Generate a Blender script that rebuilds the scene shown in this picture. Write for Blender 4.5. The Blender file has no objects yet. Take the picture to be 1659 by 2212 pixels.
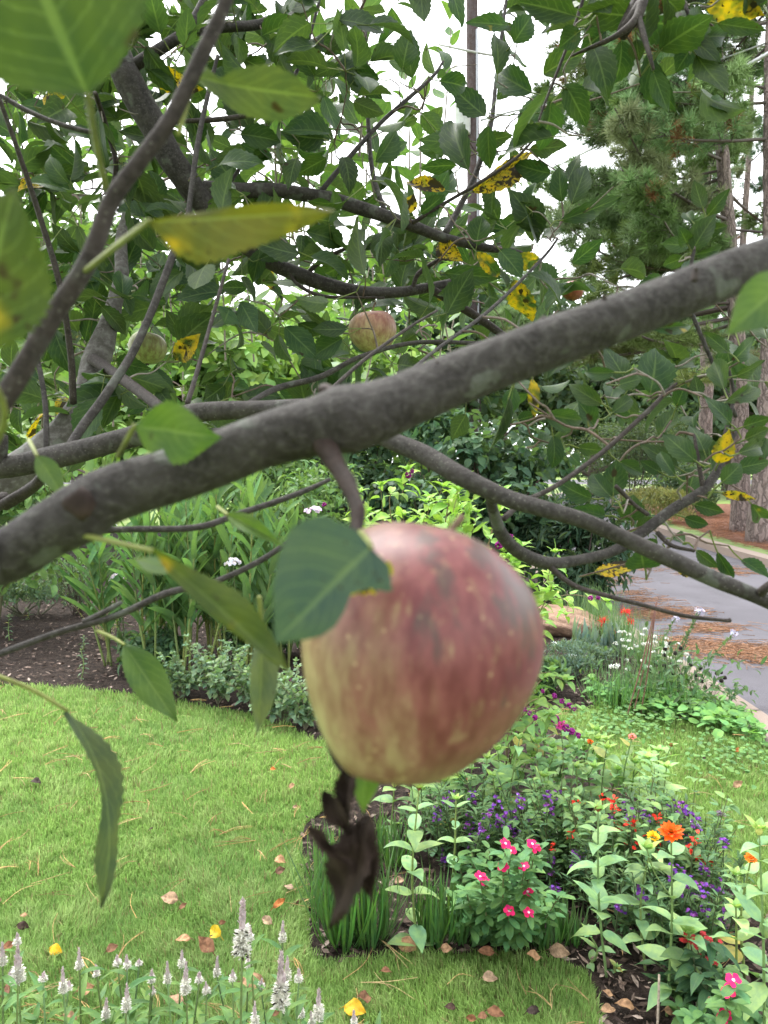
import bpy, math, random
import numpy as np
from mathutils import Vector

random.seed(7)
rng = np.random.default_rng(7)
S = bpy.context.scene
COL = S.collection
PI = math.pi

# ------------------------------------------------------------------ camera
CAM = np.array([0.0, 0.0, 1.5])
PITCH = math.radians(3.8)
FPX = 1598.0                       # focal length in units of a 1659 x 2212 picture
cam = bpy.data.cameras.new('camera')
cam.sensor_fit = 'VERTICAL'
cam.sensor_height = 36.0
cam.lens = 26.0
cam.clip_start = 0.01
cam.clip_end = 2000
cam.dof.use_dof = True
cam.dof.focus_distance = 1.7
cam.dof.aperture_fstop = 12.5
camo = bpy.data.objects.new('camera', cam)
camo.location = CAM
camo.rotation_euler = (math.radians(90) - PITCH, 0, 0)
COL.objects.link(camo)
S.camera = camo

# ------------------------------------------------------------------ sky, sun, exposure
SUN_EL, SUN_ROT = math.radians(60), math.radians(322)
wd = bpy.data.worlds.new('World')
S.world = wd
wd.use_nodes = True
wn = wd.node_tree
sky = wn.nodes.new('ShaderNodeTexSky')
sky.sky_type = 'NISHITA'
sky.sun_disc = False
sky.sun_elevation = SUN_EL
sky.sun_rotation = SUN_ROT
sky.dust_density = 4.0
sky.air_density = 1.0
hs = wn.nodes.new('ShaderNodeHueSaturation')
hs.inputs['Saturation'].default_value = 0.12
mxs = wn.nodes.new('ShaderNodeMix')
mxs.data_type = 'RGBA'
mxs.inputs[0].default_value = 0.6
mxs.inputs[7].default_value = (7.3, 7.5, 7.8, 1)      # even grey overcast layer
wn.links.new(sky.outputs[0], hs.inputs['Color'])
wn.links.new(hs.outputs[0], mxs.inputs[6])
bg = wn.nodes['Background']
wn.links.new(mxs.outputs[2], bg.inputs['Color'])
bg.inputs['Strength'].default_value = 0.13

sl = bpy.data.lights.new('sun', 'SUN')
sl.energy = 1.2
sl.angle = math.radians(28)
sl.color = (1.0, 0.97, 0.92)
so = bpy.data.objects.new('sun', sl)
# nishita: rotation 0 = +Y, clockwise seen from above
sdir = Vector((math.sin(SUN_ROT) * math.cos(SUN_EL), math.cos(SUN_ROT) * math.cos(SUN_EL), math.sin(SUN_EL)))
so.rotation_euler = sdir.to_track_quat('Z', 'Y').to_euler()
so.location = (0, 0, 30)
COL.objects.link(so)

S.view_settings.view_transform = 'Standard'
S.view_settings.look = 'None'
S.view_settings.exposure = 2.25
S.view_settings.gamma = 1.0
S.render.engine = 'CYCLES'
S.cycles.max_bounces = 6
S.cycles.diffuse_bounces = 3
S.cycles.glossy_bounces = 2
S.cycles.transmission_bounces = 3
S.cycles.transparent_max_bounces = 4
S.cycles.use_denoising = True
S.cycles.sample_clamp_indirect = 6.0

# ------------------------------------------------------------------ helpers
FW = np.array([0, math.cos(PITCH), -math.sin(PITCH)])
UP = np.array([0, math.sin(PITCH), math.cos(PITCH)])
RT = np.array([1.0, 0, 0])


def P(u, v, d):
    """point seen at (u, v) of the 1659 x 2212 picture, d metres ahead"""
    return CAM + FW * d + RT * ((u - 829.5) / FPX * d) - UP * ((v - 1106) / FPX * d)


def G(u, v, z=0.0):
    r = FW + RT * ((u - 829.5) / FPX) - UP * ((v - 1106) / FPX)
    return CAM + r * ((z - CAM[2]) / r[2])


def depth(p):
    return float(np.dot(np.asarray(p) - CAM, FW))


def proj(p):
    q = np.asarray(p) - CAM
    d = q @ FW
    return 829.5 + FPX * (q @ RT) / d, 1106 - FPX * (q @ UP) / d


def nrm(a):
    a = np.asarray(a, float)
    return a / np.maximum(np.linalg.norm(a, axis=-1, keepdims=True), 1e-9)


def rnd(a, b):
    return random.uniform(a, b)


def rvec(k):
    return nrm(rng.normal(size=(k, 3)))


class MB:
    """collects geometry in world space and links it as ONE mesh object"""

    def __init__(self):
        self.v, self.f, self.lv, self.c, self.n = [], [], [], [], 0

    def add(self, V, F, LV=None, C=(0.5, 0.5, 0.5)):
        V = np.asarray(V, float)
        k = len(V)
        self.v.append(V)
        for f in F:
            self.f.append(np.asarray(f, int) + self.n)
        self.lv.append(np.zeros((k, 3)) if LV is None else np.asarray(LV, float))
        C = np.asarray(C, float)
        self.c.append(np.broadcast_to(C, (k, 3)) if C.ndim == 1 else C)
        self.n += k

    def inst(self, T, base, x, y, z, tint, q=None):
        """place template T=(V,F,LV) k times; x,y,z are the scaled axes (k,3)"""
        V, F, LV = T
        base = np.atleast_2d(base)
        k, n = len(base), len(V)
        if k == 0:
            return
        W = (V[None, :, 0:1] * x[:, None, :] + V[None, :, 1:2] * y[:, None, :] + V[None, :, 2:3] * z[:, None, :] + base[:, None, :])
        off = (np.arange(k) * n)[:, None, None]
        Fs = [(np.asarray(f)[None] + off).reshape(-1, f.shape[1]) for f in F]
        L = np.broadcast_to(LV[None], (k, n, 3)).copy()
        if q is not None:
            L[:, :, 2] = np.asarray(q)[:, None]
        C = np.broadcast_to(np.atleast_2d(tint)[:, None, :], (k, n, 3))
        self.add(W.reshape(-1, 3), Fs, L.reshape(-1, 3), C.reshape(-1, 3))

    def leaves(self, Ts, base, dirs, normals, L, Wd, tint, q=None):
        base = np.atleast_2d(base)
        k = len(base)
        if k == 0:
            return
        x = nrm(np.atleast_2d(dirs))
        n0 = np.atleast_2d(normals)
        y = nrm(np.cross(n0, x))
        z = np.cross(x, y)
        L = np.broadcast_to(np.asarray(L, float), (k,))[:, None]
        Wd = np.broadcast_to(np.asarray(Wd, float), (k,))[:, None]
        tint = np.broadcast_to(np.asarray(tint, float), (k, 3))
        if q is None:
            q = np.zeros(k)
        q = np.broadcast_to(np.asarray(q, float), (k,))
        pick = rng.integers(0, len(Ts), k)
        for i, T in enumerate(Ts):
            m = pick == i
            if m.any():
                self.inst(T, base[m], x[m] * L[m], y[m] * Wd[m], z[m] * L[m], tint[m], q[m])

    def sticks(self, p0, p1, r0, r1, tint):
        p0, p1 = np.atleast_2d(p0), np.atleast_2d(p1)
        k = len(p0)
        if k == 0:
            return
        d = nrm(p1 - p0)
        a = nrm(np.cross(d, np.where(np.abs(d[:, 2:3]) > .9, [[1.0, 0, 0]], [[0, 0, 1.0]])))
        b = np.cross(d, a)
        V = np.zeros((k, 6, 3))
        r0 = np.broadcast_to(np.asarray(r0, float), (k,))[:, None]
        r1 = np.broadcast_to(np.asarray(r1, float), (k,))[:, None]
        for i in range(3):
            t = i * 2 * PI / 3
            o = a * math.cos(t) + b * math.sin(t)
            V[:, i] = p0 + o * r0
            V[:, 3 + i] = p1 + o * r1
        F = np.array([[0, 1, 4, 3], [1, 2, 5, 4], [2, 0, 3, 5]])
        Fs = (F[None] + (np.arange(k) * 6)[:, None, None]).reshape(-1, 4)
        C = np.broadcast_to(np.asarray(tint, float), (k, 3))
        self.add(V.reshape(-1, 3), [Fs], None, np.repeat(C, 6, 0))

    def tube(self, pts, rad, sides=8, tint=(.5, .5, .5), steps=6, rough=0.0, cap=True):
        pts, rad = np.asarray(pts, float), np.asarray(rad, float)
        if steps > 1 and len(pts) > 2:
            pts, rad = smooth_line(pts, rad, steps)
        n = len(pts)
        tan = nrm(np.gradient(pts, axis=0))
        a = np.cross(tan[0], [0, 0, 1.0])
        if np.linalg.norm(a) < 1e-3:
            a = np.array([1.0, 0, 0])
        a = nrm(a)
        ang = np.arange(sides) * 2 * PI / sides
        V = np.zeros((n, sides, 3))
        LV = np.zeros((n, sides, 3))
        ln = 0
        ph = rng.uniform(0, 9, 4)
        for i in range(n):
            a = nrm(a - tan[i] * np.dot(a, tan[i]))
            b = np.cross(tan[i], a)
            if i:
                ln += np.linalg.norm(pts[i] - pts[i - 1])
            r = rad[i] * (1 + rough * (np.sin(ang * 2 + ph[0] + ln * 31) + np.sin(ang * 3 + ph[1] - ln * 47) + .7 * np.sin(ang + ph[2] + ln * 90)))
            V[i] = pts[i] + np.outer(np.cos(ang) * r, a) + np.outer(np.sin(ang) * r, b)
            LV[i, :, 0] = ln
            LV[i, :, 1] = ang / (2 * PI)
        idx = np.arange(n * sides).reshape(n, sides)
        nx = np.roll(idx, -1, axis=1)
        F = np.stack([idx[:-1], nx[:-1], nx[1:], idx[1:]], -1).reshape(-1, 4)
        Fs = [F]
        V = V.reshape(-1, 3)
        LV = LV.reshape(-1, 3)
        if cap:
            m = len(V)
            V = np.vstack([V, pts[0] - tan[0] * rad[0] * .4, pts[-1] + tan[-1] * rad[-1] * .7])
            LV = np.vstack([LV, LV[0], LV[-1]])
            Fs.append(np.stack([nx[0], idx[0], np.full(sides, m)], -1))
            Fs.append(np.stack([idx[-1], nx[-1], np.full(sides, m + 1)], -1))
        self.add(V, Fs, LV, tint)

    def lathe(self, prof, axis_base, x, y, z, seg=24, tint=(.5, .5, .5), warp=None):
        """prof: list of (radius, height); x,y,z scaled axes"""
        prof = np.asarray(prof, float)
        n = len(prof)
        ang = np.arange(seg) * 2 * PI / seg
        R, A = prof[:, 0][:, None], ang[None]
        Lx, Ly, Lz = R * np.cos(A), R * np.sin(A), np.repeat(prof[:, 1][:, None], seg, 1)
        if warp:
            Lx, Ly, Lz = warp(Lx, Ly, Lz)
        V = axis_base + Lx[..., None] * x + Ly[..., None] * y + Lz[..., None] * z
        idx = np.arange(n * seg).reshape(n, seg)
        nx = np.roll(idx, -1, 1)
        F = np.stack([idx[:-1], nx[:-1], nx[1:], idx[1:]], -1).reshape(-1, 4)
        LV = np.stack([np.repeat(np.linspace(0, 1, n)[:, None], seg, 1), np.repeat(A / (2 * PI), n, 0), np.zeros((n, seg))], -1)
        self.add(V.reshape(-1, 3), [F], LV.reshape(-1, 3), tint)

    def build(self, name, mat, parent=None, origin=None, flat=False):
        V = np.concatenate(self.v)
        if parent is not None:
            org = WORLD[parent.name]
        else:
            org = np.asarray(origin if origin is not None else V.mean(0), float)
        me = bpy.data.meshes.new(name)
        me.vertices.add(len(V))
        me.vertices.foreach_set('co', (V - org).astype(np.float32).ravel())
        loops = np.concatenate([f.ravel() for f in self.f])
        sizes = np.concatenate([np.full(len(f), f.shape[1]) for f in self.f])
        starts = np.concatenate([[0], np.cumsum(sizes)[:-1]])
        me.loops.add(len(loops))
        me.loops.foreach_set('vertex_index', loops.astype(np.int32))
        me.polygons.add(len(sizes))
        me.polygons.foreach_set('loop_start', starts.astype(np.int32))
        me.update(calc_edges=True)
        me.polygons.foreach_set('use_smooth', np.full(len(sizes), not flat))
        C = np.ones((len(V), 4), np.float32)
        C[:, :3] = np.concatenate(self.c)
        me.attributes.new('tint', 'FLOAT_COLOR', 'POINT').data.foreach_set('color', C.ravel())
        me.attributes.new('lv', 'FLOAT_VECTOR', 'POINT').data.foreach_set('vector', np.concatenate(self.lv).astype(np.float32).ravel())
        me.materials.append(mat)
        o = bpy.data.objects.new(name, me)
        COL.objects.link(o)
        if parent is not None:
            o.parent = parent
        else:
            o.location = org
        WORLD[o.name] = org
        return o


WORLD = {}


def smooth_line(pts, rad, steps):
    p = np.vstack([2 * pts[0] - pts[1], pts, 2 * pts[-1] - pts[-2]])
    out, ro = [], []
    for i in range(len(pts) - 1):
        p0, p1, p2, p3 = p[i], p[i + 1], p[i + 2], p[i + 3]
        for s in range(steps):
            t = s / steps
            out.append(.5 * (2 * p1 + (p2 - p0) * t + (2 * p0 - 5 * p1 + 4 * p2 - p3) * t * t + (3 * p1 - p0 - 3 * p2 + p3) * t ** 3))
            ro.append(rad[i] * (1 - t) + rad[i + 1] * t)
    out.append(pts[-1])
    ro.append(rad[-1])
    return np.array(out), np.array(ro)


def tag(o, label=None, cat=None, group=None, kind=None):
    if label:
        o['label'] = label
    if cat:
        o['category'] = cat
    if group:
        o['group'] = group
    if kind:
        o['kind'] = kind
    return o


def thing(name, label, cat, loc, group=None):
    o = bpy.data.objects.new(name, None)
    o.empty_display_size = .05
    o.location = loc
    COL.objects.link(o)
    WORLD[o.name] = np.asarray(loc, float)
    return tag(o, label, cat, group)


TENS = ['', '', 'twenty', 'thirty', 'forty', 'fifty']
UNITS = ['', 'first', 'second', 'third', 'fourth', 'fifth', 'sixth', 'seventh', 'eighth', 'ninth', 'tenth', 'eleventh', 'twelfth',
         'thirteenth', 'fourteenth', 'fifteenth', 'sixteenth', 'seventeenth', 'eighteenth', 'nineteenth']


def nth(i):
    if i < 20:
        return UNITS[i]
    t, u = divmod(i, 10)
    if u == 0:
        return {2: 'twentieth', 3: 'thirtieth', 4: 'fortieth'}[t]
    return TENS[t] + '-' + UNITS[u]


def rank_labels(items, fmt):
    """items: (object, picture u); fmt has {pos}: leftmost / third from the left / rightmost"""
    items = sorted(items, key=lambda t: t[1])
    n = len(items)
    for i, (o, _) in enumerate(items):
        if n == 1:
            pos = 'only one'
        elif i == 0:
            pos = 'leftmost'
        elif i == n - 1:
            pos = 'rightmost'
        elif i < (n + 1) // 2:
            pos = nth(i + 1) + ' from the left'
        else:
            pos = nth(n - i) + ' from the right'
        o['label'] = fmt.format(pos=pos)


# ------------------------------------------------------------------ materials
def newmat(name):
    m = bpy.data.materials.new(name)
    m.use_nodes = True
    return m, m.node_tree, m.node_tree.nodes, m.node_tree.links


def mk(nt, typ, ins=None, **kw):
    n = nt.nodes.new(typ)
    for k, v in kw.items():
        setattr(n, k, v)
    for k, v in (ins or {}).items():
        s = n.inputs[k]
        if hasattr(v, 'is_output') or isinstance(v, bpy.types.NodeSocket):
            nt.links.new(v, s)
        else:
            s.default_value = v
    return n


def mathn(nt, op, a, b=0.0, c=None):
    ins = {0: a, 1: b}
    if c is not None:
        ins[2] = c
    return mk(nt, 'ShaderNodeMath', ins, operation=op).outputs[0]


def mixc(nt, fac, a, b, blend='MIX'):
    n = mk(nt, 'ShaderNodeMix', data_type='RGBA', blend_type=blend)
    for i, v in ((0, fac), (6, a), (7, b)):
        if isinstance(v, bpy.types.NodeSocket):
            nt.links.new(v, n.inputs[i])
        else:
            n.inputs[i].default_value = v if i == 0 else ((*v, 1) if len(v) == 3 else v)
    return n.outputs[2]


def ramp(nt, x, lo, hi, a=0.0, b=1.0, smooth=True):
    n = mk(nt, 'ShaderNodeMapRange', {'Value': x, 'From Min': lo, 'From Max': hi, 'To Min': a, 'To Max': b})
    if smooth:
        n.interpolation_type = 'SMOOTHSTEP'
    return n.outputs[0]


def noise(nt, vec, scale, detail=3, rough=.55, dim='3D'):
    ins = {'Scale': scale, 'Detail': detail, 'Roughness': rough}
    if vec is not None:
        ins['Vector'] = vec
    return mk(nt, 'ShaderNodeTexNoise', ins).outputs[0]


def objvec(nt):
    return mk(nt, 'ShaderNodeTexCoord').outputs['Object']


def worldpos(nt):
    return mk(nt, 'ShaderNodeNewGeometry').outputs['Position']


def attr(nt, name, out='Color'):
    return mk(nt, 'ShaderNodeAttribute', attribute_name=name).outputs[out]


def leafmat(name, vein=.3, freq=8, rough=.5, tr=.32, spec=.3, back=.22, disease=False, mott=.3, scale=70.0, bump=.25):
    m, nt, N, Lk = newmat(name)
    tint = attr(nt, 'tint')
    lv = attr(nt, 'lv', 'Vector')
    sep = mk(nt, 'ShaderNodeSeparateXYZ', {0: lv})
    t, s, q = sep.outputs
    ab = mathn(nt, 'ABSOLUTE', s)
    pos = worldpos(nt)
    nz = noise(nt, pos, scale, 3)
    col = mixc(nt, 1.0, tint, mk(nt, 'ShaderNodeCombineXYZ', {0: ramp(nt, nz, .25, .75, 1 - mott, 1 + mott), 1: ramp(nt, nz, .25, .75, 1 - mott * .7, 1 + mott * .7), 2: 1.0}).outputs[0], 'MULTIPLY')
    # underside of the blade is paler and greyer
    bf = mk(nt, 'ShaderNodeNewGeometry').outputs['Backfacing']
    under = mixc(nt, back, col, (.22, .27, .17))
    col = mixc(nt, bf, col, under)
    h = None
    if vein > 0:
        mid = ramp(nt, ab, .03, .09, 1, 0)
        x = mathn(nt, 'SUBTRACT', mathn(nt, 'MULTIPLY', t, freq), mathn(nt, 'MULTIPLY', mathn(nt, 'POWER', ab, 1.35), freq * .36))
        x = mathn(nt, 'ADD', x, mathn(nt, 'MULTIPLY', noise(nt, pos, scale * 1.3, 2), .55))
        fr = mathn(nt, 'ABSOLUTE', mathn(nt, 'SUBTRACT', mathn(nt, 'FRACT', x), .5))
        sv = mathn(nt, 'MULTIPLY', ramp(nt, fr, .02, .10, 1, 0), .55)
        v = mathn(nt, 'MAXIMUM', mid, sv)
        hi = mixc(nt, .5, mixc(nt, 1.0, col, (1.9, 1.7, 1.7), 'MULTIPLY'), (.12, .17, .06))
        col = mixc(nt, mathn(nt, 'MULTIPLY', v, vein), col, hi)
        h = v
    if disease:
        dn = noise(nt, pos, 42.0, 2)
        yl = ramp(nt, mathn(nt, 'ADD', dn, mathn(nt, 'MULTIPLY', q, .9)), .9, 1.12)
        ycol = mixc(nt, ramp(nt, noise(nt, pos, 130, 3), .4, .65), (.46, .29, .012), (.25, .22, .018))
        col = mixc(nt, yl, col, ycol)
        sp = noise(nt, pos, 210.0, 3, .7)
        spm = ramp(nt, mathn(nt, 'ADD', sp, mathn(nt, 'MULTIPLY', q, .17)), .70, .74)
        big = ramp(nt, mathn(nt, 'ADD', noise(nt, pos, 55.0, 2), mathn(nt, 'MULTIPLY', q, .18)), .70, .76)
        col = mixc(nt, mathn(nt, 'MAXIMUM', spm, big), col, (.025, .018, .008))
    pb = N['Principled BSDF']
    Lk.new(col, pb.inputs['Base Color'])
    pb.inputs['Roughness'].default_value = rough
    pb.inputs['Specular IOR Level'].default_value = spec
    if h is not None and bump > 0:
        bh = mathn(nt, 'ADD', mathn(nt, 'MULTIPLY', h, -.6), mathn(nt, 'MULTIPLY', nz, .7))
        bn = mk(nt, 'ShaderNodeBump', {'Strength': bump, 'Distance': .002, 'Height': bh})
        Lk.new(bn.outputs[0], pb.inputs['Normal'])
    if tr > 0:
        tc = mixc(nt, 1.0, col, (1.25, 1.45, .55), 'MULTIPLY')
        tb = mk(nt, 'ShaderNodeBsdfTranslucent', {'Color': tc})
        ms = mk(nt, 'ShaderNodeMixShader', {0: tr, 1: pb.outputs[0], 2: tb.outputs[0]})
        Lk.new(ms.outputs[0], N['Material Output'].inputs['Surface'])
    return m


def tintmat(name, rough=.6, spec=.3, tr=0.0, mott=.25, scale=60.0, bump=0.0):
    """plain material that reads the part's own colour, slightly mottled"""
    m, nt, N, Lk = newmat(name)
    nz = noise(nt, worldpos(nt), scale, 4)
    g = ramp(nt, nz, .25, .75, 1 - mott, 1 + mott)
    col = mixc(nt, 1.0, attr(nt, 'tint'), mk(nt, 'ShaderNodeCombineXYZ', {0: g, 1: g, 2: g}).outputs[0], 'MULTIPLY')
    pb = N['Principled BSDF']
    Lk.new(col, pb.inputs['Base Color'])
    pb.inputs['Roughness'].default_value = rough
    pb.inputs['Specular IOR Level'].default_value = spec
    if bump:
        bn = mk(nt, 'ShaderNodeBump', {'Strength': bump, 'Distance': .01, 'Height': nz})
        Lk.new(bn.outputs[0], pb.inputs['Normal'])
    if tr:
        tb = mk(nt, 'ShaderNodeBsdfTranslucent', {'Color': col})
        ms = mk(nt, 'ShaderNodeMixShader', {0: tr, 1: pb.outputs[0], 2: tb.outputs[0]})
        Lk.new(ms.outputs[0], N['Material Output'].inputs['Surface'])
    return m


def barkmat(name, base, light, dark, scale=40.0, lent=True, bump=.5, lich=.5, dots=.4):
    m, nt, N, Lk = newmat(name)
    pos = worldpos(nt)
    n1 = noise(nt, pos, scale, 5, .6)
    n2 = noise(nt, pos, scale * 4.5, 4, .65)
    col = mixc(nt, ramp(nt, n1, .3, .7), dark, base)
    col = mixc(nt, mathn(nt, 'MULTIPLY', ramp(nt, n2, .42, .68), .55), col, light)
    n3 = noise(nt, pos, scale * .8, 3, .5)
    col = mixc(nt, mathn(nt, 'MULTIPLY', ramp(nt, n3, .6, .68), lich), col, (.13, .145, .12))     # lichen
    if lent:
        vo = mk(nt, 'ShaderNodeTexVoronoi', {'Vector': pos, 'Scale': 260.0, 'Randomness': 1.0}).outputs['Distance']
        dt = mathn(nt, 'MULTIPLY', ramp(nt, vo, .12, .22, 1, 0), dots)
        col = mixc(nt, dt, col, (.15, .14, .12))
    # rings across the twig
    lv = mk(nt, 'ShaderNodeSeparateXYZ', {0: attr(nt, 'lv', 'Vector')})
    rg = noise(nt, mk(nt, 'ShaderNodeCombineXYZ', {0: mathn(nt, 'MULTIPLY', lv.outputs[0], scale * 2.5), 1: mathn(nt, 'MULTIPLY', lv.outputs[1], .8), 2: 0.0}).outputs[0], 1.0, 3)
    col = mixc(nt, mathn(nt, 'MULTIPLY', ramp(nt, rg, .55, .72), .45), col, dark)
    pb = N['Principled BSDF']
    Lk.new(col, pb.inputs['Base Color'])
    pb.inputs['Roughness'].default_value = .75
    pb.inputs['Specular IOR Level'].default_value = .25
    hh = mathn(nt, 'ADD', mathn(nt, 'ADD', n1, mathn(nt, 'MULTIPLY', n2, .5)), mathn(nt, 'MULTIPLY', rg, .35))
    bn = mk(nt, 'ShaderNodeBump', {'Strength': bump, 'Distance': .004 * 40 / scale, 'Height': hh})
    Lk.new(bn.outputs[0], pb.inputs['Normal'])
    return m


M = {}
M['apple_leaf'] = leafmat('apple leaf', vein=.75, freq=7, disease=True, mott=.3, tr=.34, rough=.5, spec=.22, back=.10)
M['leaf'] = leafmat('garden leaf', vein=.35, freq=7, mott=.25, tr=.3, scale=40, rough=.55, spec=.2, bump=.15)
M['far_leaf'] = leafmat('distant leaf', vein=0, mott=.2, tr=.3, scale=6, rough=.6, spec=.15)
M['petal'] = tintmat('petal', .55, .2, .25, .2, 120)
M['stem'] = tintmat('green stem', .6, .25, 0, .25, 90)
M['dry'] = tintmat('dry leaf', .8, .15, .12, .4, 90)
M['grass'] = tintmat('grass blade', .55, .2, .45, .12, 30)
M['needle'] = tintmat('needle', .6, .2, .2, .2, 2)
M['bark'] = barkmat('apple bark', (.036, .031, .028), (.066, .062, .056), (.016, .0135, .012), 45, bump=.6, lich=.35, dots=.4)
M['trunk_bark'] = barkmat('trunk bark', (.105, .098, .088), (.18, .175, .165), (.05, .044, .038), 28, bump=.6, lich=.5)
M['limb_bark'] = barkmat('close limb bark', (.036, .032, .029), (.07, .066, .06), (.015, .0125, .011), 60, bump=.9, lich=.45, dots=.16)
M['brown_bark'] = barkmat('young brown bark', (.033, .025, .022), (.06, .05, .044), (.016, .012, .010), 70, bump=.35, lich=.12)
M['spur_bark'] = barkmat('spur bark', (.028, .017, .013), (.05, .036, .03), (.012, .008, .007), 90, lent=False, lich=.0)
M['twig'] = tintmat('twig bark', .7, .25, 0, .35, 150)
M['metal'] = tintmat('painted metal', .45, .5, 0, .12, 8)


def pinebark():
    m, nt, N, Lk = newmat('pine bark')
    pos = worldpos(nt)
    wob = mk(nt, 'ShaderNodeVectorMath', {0: pos, 1: mk(nt, 'ShaderNodeVectorMath', {0: mk(nt, 'ShaderNodeTexNoise', {'Vector': pos, 'Scale': 7.0, 'Detail': 4}).outputs['Color'], 1: (.16, .16, .16)}, operation='MULTIPLY').outputs[0]}, operation='ADD').outputs[0]
    mp = mk(nt, 'ShaderNodeMapping', {'Vector': wob, 'Scale': (1, 1, .22)}).outputs[0]
    vo = mk(nt, 'ShaderNodeTexVoronoi', {'Vector': mp, 'Scale': 11.0}, feature='DISTANCE_TO_EDGE').outputs['Distance']
    n1 = noise(nt, mp, 16, 5, .65)
    col = mixc(nt, ramp(nt, n1, .3, .7), (.13, .095, .085), (.24, .19, .17))
    col = mixc(nt, mathn(nt, 'MULTIPLY', ramp(nt, vo, .0, .14, 1, 0), .65), col, (.06, .045, .04))
    pb = N['Principled BSDF']
    Lk.new(col, pb.inputs['Base Color'])
    pb.inputs['Roughness'].default_value = .9
    bn = mk(nt, 'ShaderNodeBump', {'Strength': .8, 'Distance': .04, 'Height': ramp(nt, vo, 0, .2)})
    Lk.new(bn.outputs[0], pb.inputs['Normal'])
    return m


M['pine_bark'] = pinebark()


def groundmat(name, cols, scales, rough=.95, bump=.4, bdist=.02):
    """cols: list of (colour, noise scale, lo, hi) layered on the first colour"""
    m, nt, N, Lk = newmat(name)
    pos = worldpos(nt)
    col = None
    for c, sc, lo, hi in cols:
        if col is None:
            rgb = mk(nt, 'ShaderNodeRGB')
            rgb.outputs[0].default_value = (*c, 1)
            col = rgb.outputs[0]
        else:
            col = mixc(nt, ramp(nt, noise(nt, pos, sc, 5, .6), lo, hi), col, c)
    pb = N['Principled BSDF']
    Lk.new(col, pb.inputs['Base Color'])
    pb.inputs['Roughness'].default_value = rough
    pb.inputs['Specular IOR Level'].default_value = .2
    hh = mathn(nt, 'ADD', noise(nt, pos, scales[0], 5, .65), noise(nt, pos, scales[1], 4, .6))
    bn = mk(nt, 'ShaderNodeBump', {'Strength': bump, 'Distance': bdist, 'Height': hh})
    Lk.new(bn.outputs[0], pb.inputs['Normal'])
    return m


M['lawn'] = groundmat('lawn ground', [((.12, .17, .045), 1, 0, 1), ((.15, .21, .055), 3, .4, .6), ((.08, .11, .035), 45, .55, .7), ((.11, .10, .04), 25, .62, .75)], (60, 300))
M['mulch'] = groundmat('mulch', [((.05, .035, .028), 1, 0, 1), ((.022, .015, .012), 22, .42, .6), ((.105, .078, .062), 70, .56, .7), ((.16, .13, .11), 160, .66, .74)], (60, 220), bump=.9, bdist=.03)
M['asphalt'] = groundmat('asphalt', [((.068, .064, .073), 1, 0, 1), ((.088, .083, .095), .8, .4, .65), ((.052, .048, .055), 2.2, .56, .72), ((.14, .135, .145), 240, .58, .7)], (150, 400), rough=.8, bump=.25, bdist=.006)
M['concrete'] = groundmat('concrete', [((.19, .15, .125), 1, 0, 1), ((.19, .15, .125), 5, .45, .65), ((.29, .24, .20), 60, .6, .75), ((.12, .095, .08), 14, .66, .78)], (40, 200), rough=.85, bump=.25, bdist=.006)
M['straw_ground'] = groundmat('pine straw', [((.19, .088, .055), 1, 0, 1), ((.13, .058, .036), 6, .42, .62), ((.25, .14, .09), 40, .55, .7), ((.13, .07, .045), 120, .62, .72)], (50, 240), bump=.8, bdist=.03)
M['far_grass'] = groundmat('far lawn', [((.10, .15, .045), 1, 0, 1), ((.15, .2, .07), 2, .4, .6), ((.19, .17, .09), 9, .56, .72)], (20, 80))
M['stone'] = groundmat('stone', [((.24, .155, .105), 1, 0, 1), ((.16, .10, .07), 7, .42, .62), ((.30, .21, .15), 22, .56, .72), ((.08, .05, .04), 30, .66, .76)], (9, 60), rough=.85, bump=.7, bdist=.03)
M['wood_pole'] = groundmat('pole wood', [((.075, .06, .062), 1, 0, 1), ((.06, .042, .04), 9, .42, .6), ((.15, .115, .105), 40, .58, .7)], (20, 90), bump=.5)


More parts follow.
